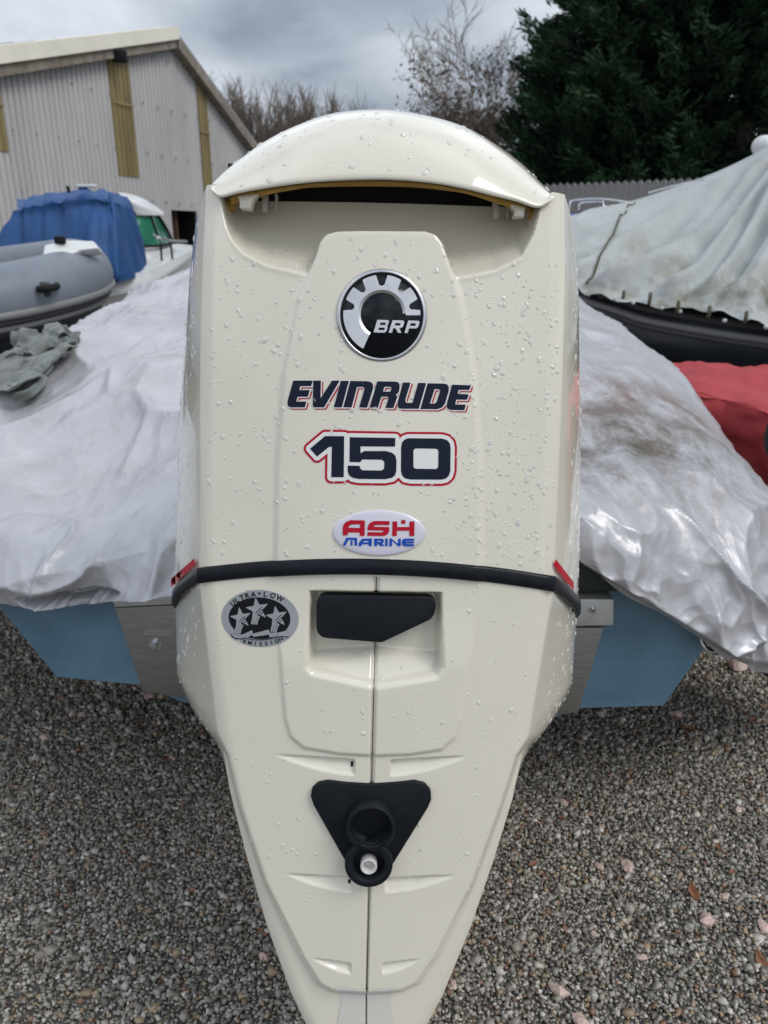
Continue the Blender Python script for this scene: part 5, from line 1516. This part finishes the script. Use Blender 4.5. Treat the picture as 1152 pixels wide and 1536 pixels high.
# ================================================================== RIGHT: COVERED RIB, RED COVER, CRUISER BEHIND
def cover2():
    m = mat('pale_grey_cover', (0.39, 0.41, 0.405), rough=.6, var=.07, vscale=3, bump=.25, bscale=12)
    t = m.node_tree; b = t.nodes['Principled BSDF']; src = b.inputs['Base Color'].links[0].from_socket
    tcn = t.nodes.new('ShaderNodeTexCoord')
    nz = t.nodes.new('ShaderNodeTexNoise'); nz.inputs['Scale'].default_value = 2.2; nz.inputs['Detail'].default_value = 7; nz.inputs['Roughness'].default_value = .7
    t.links.new(tcn.outputs['Object'], nz.inputs['Vector'])
    sp_ = t.nodes.new('ShaderNodeSeparateXYZ'); t.links.new(tcn.outputs['Object'], sp_.inputs[0])
    # green algae creeping up from the hem
    mr = t.nodes.new('ShaderNodeMapRange'); mr.inputs['From Min'].default_value = .55; mr.inputs['From Max'].default_value = .05
    t.links.new(sp_.outputs['Z'], mr.inputs[0])
    r2 = t.nodes.new('ShaderNodeMapRange'); r2.inputs['From Min'].default_value = .48; r2.inputs['From Max'].default_value = .68
    t.links.new(nz.outputs['Fac'], r2.inputs[0])
    ml = t.nodes.new('ShaderNodeMath'); ml.operation = 'MULTIPLY'; t.links.new(mr.outputs[0], ml.inputs[0]); t.links.new(r2.outputs[0], ml.inputs[1])
    mixn = t.nodes.new('ShaderNodeMix'); mixn.data_type = 'RGBA'; mixn.inputs[7].default_value = (.16, .15, .085, 1)
    t.links.new(ml.outputs[0], mixn.inputs[0]); t.links.new(src, mixn.inputs[6]); t.links.new(mixn.outputs[2], b.inputs['Base Color'])
    return m
C = np.array([[at(*q) for q in r_] for r_ in [
    [(846, 360, 8.8), (880, 352, 8.8), (940, 340, 8.8), (1010, 325, 8.6), (1080, 300, 8.4), (1150, 270, 8.2), (1250, 230, 8), (1400, 210, 8)],
    [(846, 330, 7.4), (880, 322, 7.4), (940, 308, 7.4), (1010, 286, 7.3), (1080, 260, 7.2), (1150, 226, 7.1), (1250, 175, 7), (1400, 160, 7)],
    [(847, 345, 6.8), (882, 338, 6.8), (945, 325, 6.75), (1012, 306, 6.7), (1082, 285, 6.6), (1152, 258, 6.5), (1255, 210, 6.4), (1400, 200, 6.4)],
    [(850, 378, 6.2), (888, 376, 6.15), (952, 372, 6.1), (1020, 362, 6.0), (1090, 350, 5.9), (1158, 335, 5.8), (1260, 300, 5.6), (1400, 290, 5.6)],
    [(853, 405, 5.8), (892, 412, 5.7), (958, 420, 5.58), (1030, 424, 5.43), (1098, 425, 5.3), (1162, 420, 5.2), (1265, 410, 5.1), (1400, 420, 4.9)],
    [(855, 428, 5.62), (895, 441, 5.47), (962, 455, 5.32), (1036, 466, 5.17), (1104, 477, 5.03), (1166, 487, 4.93), (1270, 495, 4.9), (1400, 515, 4.7)]]])
P = patch(C, 110, 170)
N = normals(P); N *= -np.sign(N[..., 1:2])
v_ = np.linspace(0, 1, 110)[:, None] * np.ones((1, 170)); u_ = np.linspace(0, 1, 170)[None] * np.ones((110, 1))
# folds fan out from the high point down towards the bow
phi = np.arctan2((v_ - .12) * 1.0, (1.02 - u_ * 1.0))
rad = np.hypot(v_ - .12, 1.02 - u_)
Q = np.stack([phi * 7, rad * 1.1, 0 * phi], -1)
D = arr_noise(Q, 1.0, 5.0, 2, True) * .30 * smooth(.05, .35, rad) * smooth(.22, .4, v_) * (1 - .8 * smooth(.8, .98, v_)) + arr_noise(P, (2.5, 2.5, 5), 8.0, 3, True) * .05 * smooth(.6, .95, v_) - .02
P = P + N * D[..., None]
P[-1, :, 2] += .012 * np.sin(np.linspace(0, 50, 170))
co = at(1000, 450, 5.4)
cv = grid('boat_cover', P - co, cover2()); cv.location = co
tag(cv, 'pale grey boat cover with algae stains strapped over the black inflatable', 'boat cover')
ropem = mat('olive_webbing', (.075, .068, .035), rough=.8)
rp_ = []
for a, b in cr1([(0.36, .22), (0.27, .45), (.18, .7), (.10, .95)], 16):
    i, j = int(b * 109), int(a * 169); rp_.append(P[i, j] + N[i, j] * .02)
v, f = tube_vf(np.array(rp_) - co, .008, 6); o = mesh('lashing_rope', v, f, MATS['olive_webbing']); o.parent = cv
rib = thing('rigid_inflatable', 'black rigid inflatable boat under the pale grey cover', 'inflatable boat', tuple(at(1000, 560, 5.6) * np.array([1, 1, 0])))
tp2 = cr1([at(*q) for q in [(800, 430, 6.6), (850, 447, 6.05), (900, 466, 5.85), (962, 487, 5.7), (1036, 503, 5.5), (1104, 515, 5.35), (1166, 525, 5.25), (1280, 545, 5.0), (1400, 570, 4.8)]], 60)
navyt = mat('black_hypalon', (0.012, 0.016, 0.022), rough=.42, var=.15, vscale=4)
tube('buoyancy_tube', tp2, .24, navyt, rib, 26)
T = np.gradient(tp2, axis=0); T[:, 2] = 0; T /= np.linalg.norm(T, axis=1, keepdims=True)
ow = np.stack([T[:, 1], -T[:, 0], 0 * T[:, 0]], -1); ow *= -np.sign(ow[30, 1])
for a, r_, m in ((38, .03, darkg), (18, .026, midg), (8, .022, darkg)):
    tube('rubbing_strake', tp2 + .235 * (ow * math.cos(R(a)) + np.array([0, 0, math.sin(R(a))])), r_, m, rib, 8)
grid('hull', np.stack([tp2 + ow * .1 - np.array([0, 0, .15]), tp2 - ow * .1 - np.array([0, 0, .45]), tp2 - ow * .5 - np.array([0, 0, .75]), tp2 - ow * .9 - np.array([0, 0, .85])]), blackhull, rib)
for a, b, Y in ((883, 442, 5.55), (922, 448, 5.4), (950, 454, 5.33), (993, 462, 5.22), (1020, 467, 5.18), (1087, 481, 5.0), (1149, 491, 4.92)):
    v, f = box_vf(at(a, b, Y), (.024, .03, .024)); o = mesh('lacing_cleat', v, f, greyw, rib, False); bevel(o, .008)
for a, b, Y in ((880, 428, 5.62), (903, 430, 5.55), (935, 437, 5.45), (975, 440, 5.32), (1017, 452, 5.2), (1064, 460, 5.1), (1119, 468, 4.98)):
    tube('cover_strap', cr1([at(a + 1, b, Y), at(a, b + 8, Y - .03), at(a - 2, b + 17, Y - .02)], 6), .012, ropem, rib, 6)
redm = mat('red_cover_cloth', (0.36, 0.036, 0.042), rough=.75, var=.1, vscale=5, bump=.2, bscale=15)
C = [[(985, 556, 4.5), (1030, 545, 4.5), (1060, 540, 4.5), (1105, 541, 4.45), (1152, 545, 4.4), (1260, 556, 4.3), (1380, 570, 4.2)],
     [(990, 566, 4.1), (1036, 556, 4.1), (1068, 554, 4.1), (1110, 558, 4.05), (1155, 562, 4.0), (1262, 575, 3.9), (1385, 590, 3.8)],
     [(1010, 590, 3.5), (1048, 582, 3.5), (1080, 590, 3.5), (1120, 600, 3.45), (1160, 614, 3.4), (1270, 640, 3.3), (1390, 660, 3.2)],
     [(1012, 610, 3.42), (1050, 604, 3.42), (1084, 614, 3.42), (1124, 626, 3.38), (1163, 640, 3.33), (1272, 668, 3.22), (1392, 690, 3.12)],
     [(1015, 720, 3.5), (1052, 720, 3.5), (1088, 730, 3.5), (1126, 740, 3.46), (1164, 760, 3.4), (1274, 790, 3.3), (1394, 810, 3.2)]]
P = patch(np.array([[at(*q) for q in r_] for r_ in C]), 60, 90)
N = normals(P); P = P + N * (arr_noise(P, (2.2, 4, 4), 2.0, 3, True) * .075)[..., None]
rc = at(1100, 700, 3.6); rc[2] = 0
redb = thing('red_covered_boat', 'small boat under a red cloth cover, between the tarpaulin and the black inflatable', 'boat', tuple(rc))
grid('red_cover', P, redm, redb)
o = mesh('hull', *box_vf((rc[0] + .5, rc[1] + .35, .32), (1.7, .5, .55)), blackhull, redb, False); bevel(o, .1, 3)
whl = thing('trailer_wheel', 'black trailer tyre standing in front of the red cover', 'wheel', tuple(at(1172, 650, 3.0) * np.array([1, 1, 0]) + np.array([0, 0, 0])))
c = at(1212, 655, 2.95); th = np.arange(28) * 2 * np.pi / 28
rws = [np.stack([c[0] + q * np.cos(th), np.full(28, c[1] + y), c[2] + q * np.sin(th)], -1) for q, y in ((.09, -.05), (.13, -.07), (.155, -.04), (.16, .0), (.155, .04), (.13, .07), (.09, .05))]
P = np.stack(rws); grid('tyre', P, black, whl, wrap=True)
v, f = tube_vf([(c[0], c[1] - .03, c[2]), (c[0], c[1] + .03, c[2])], .095, 24); mesh('rim', v, f, mat('rusty_rim', (.22, .07, .03), rough=.7), whl)
tube('stand_post', [(c[0], c[1] + .04, 0), (c[0], c[1] + .04, c[2])], .03, black, whl)
bc = thing('motor_cruiser', 'white motor cruiser with rails and a white ball, behind the pale grey cover', 'cruiser', tuple(at(1120, 330, 10.5) * np.array([1, 1, 0])))
pgrid('cabin_top', [[(1066, 276, 10.6), (1085, 262, 10.5), (1112, 246, 10.4), (1152, 228, 10.3), (1250, 215, 10.2)], [(1068, 280, 10.2), (1088, 268, 10.1), (1115, 254, 10.0), (1155, 240, 9.9), (1255, 230, 9.8)], [(1070, 330, 10.1), (1090, 330, 10.0), (1118, 330, 9.9), (1158, 330, 9.8), (1258, 330, 9.7)]], 16, 30, whitep, bc)
pgrid('hull', [[(840, 345, 10.8), (900, 338, 10.3), (1000, 335, 10.1), (1150, 330, 9.9), (1300, 330, 9.8)], [(842, 380, 10.8), (905, 400, 10.4), (1000, 420, 10.2), (1150, 430, 10), (1300, 430, 9.9)], [(850, 430, 11), (910, 470, 10.8), (1000, 490, 10.6), (1150, 500, 10.4), (1300, 500, 10.4)]], 16, 30, whitep, bc)
bm = bmesh.new(); bmesh.ops.create_uvsphere(bm, u_segments=24, v_segments=14, radius=.135)
for q in bm.verts: q.co.z *= .9
me = bpy.data.meshes.new('ball_fender'); bm.to_mesh(me); bm.free(); me.materials.append(whitep)
me.polygons.foreach_set('use_smooth', np.ones(len(me.polygons), dtype=bool))
o = link(bpy.data.objects.new('ball_fender', me)); o.parent = bc; o.location = Vector(at(1145, 219, 10.2) - np.array(bc['org'][:]))
o = tube('fender_post', [at(1147, 240, 10.2), at(1146, 226, 10.2)], .05, whitep, bc, 10)
for pts in ([(852, 330, 10.4), (855, 306, 10.4), (862, 301, 10.4), (905, 299, 10.3), (970, 308, 10.2), (1040, 316, 10.1)], [(868, 316, 10.4), (870, 306, 10.4), (880, 304, 10.4), (905, 303, 10.3)], [(972, 290, 10.4), (1020, 277, 10.3), (1078, 265, 10.2)], [(1006, 286, 10.4), (1040, 276, 10.3), (1076, 268, 10.2)]):
    tube('rail', cr1([at(*q) for q in pts], 22), .014, mat('polished_rail', (.75, .75, .75), rough=.2, metal=.8), bc, 6)
for a, b, Y in ((905, 300, 10.3), (965, 308, 10.2)):
    tube('rail_stanchion', [at(a, b, Y), at(a + 3, 345, Y)], .012, MATS['polished_rail'], bc, 6)
slab('blue_dodger', [(846, 334, ), (850, 322), (875, 320), (884, 326), (880, 340)], 9.9, 10.3, mat('bright_blue_cloth', (.02, .12, .55), rough=.6), bc, .02)
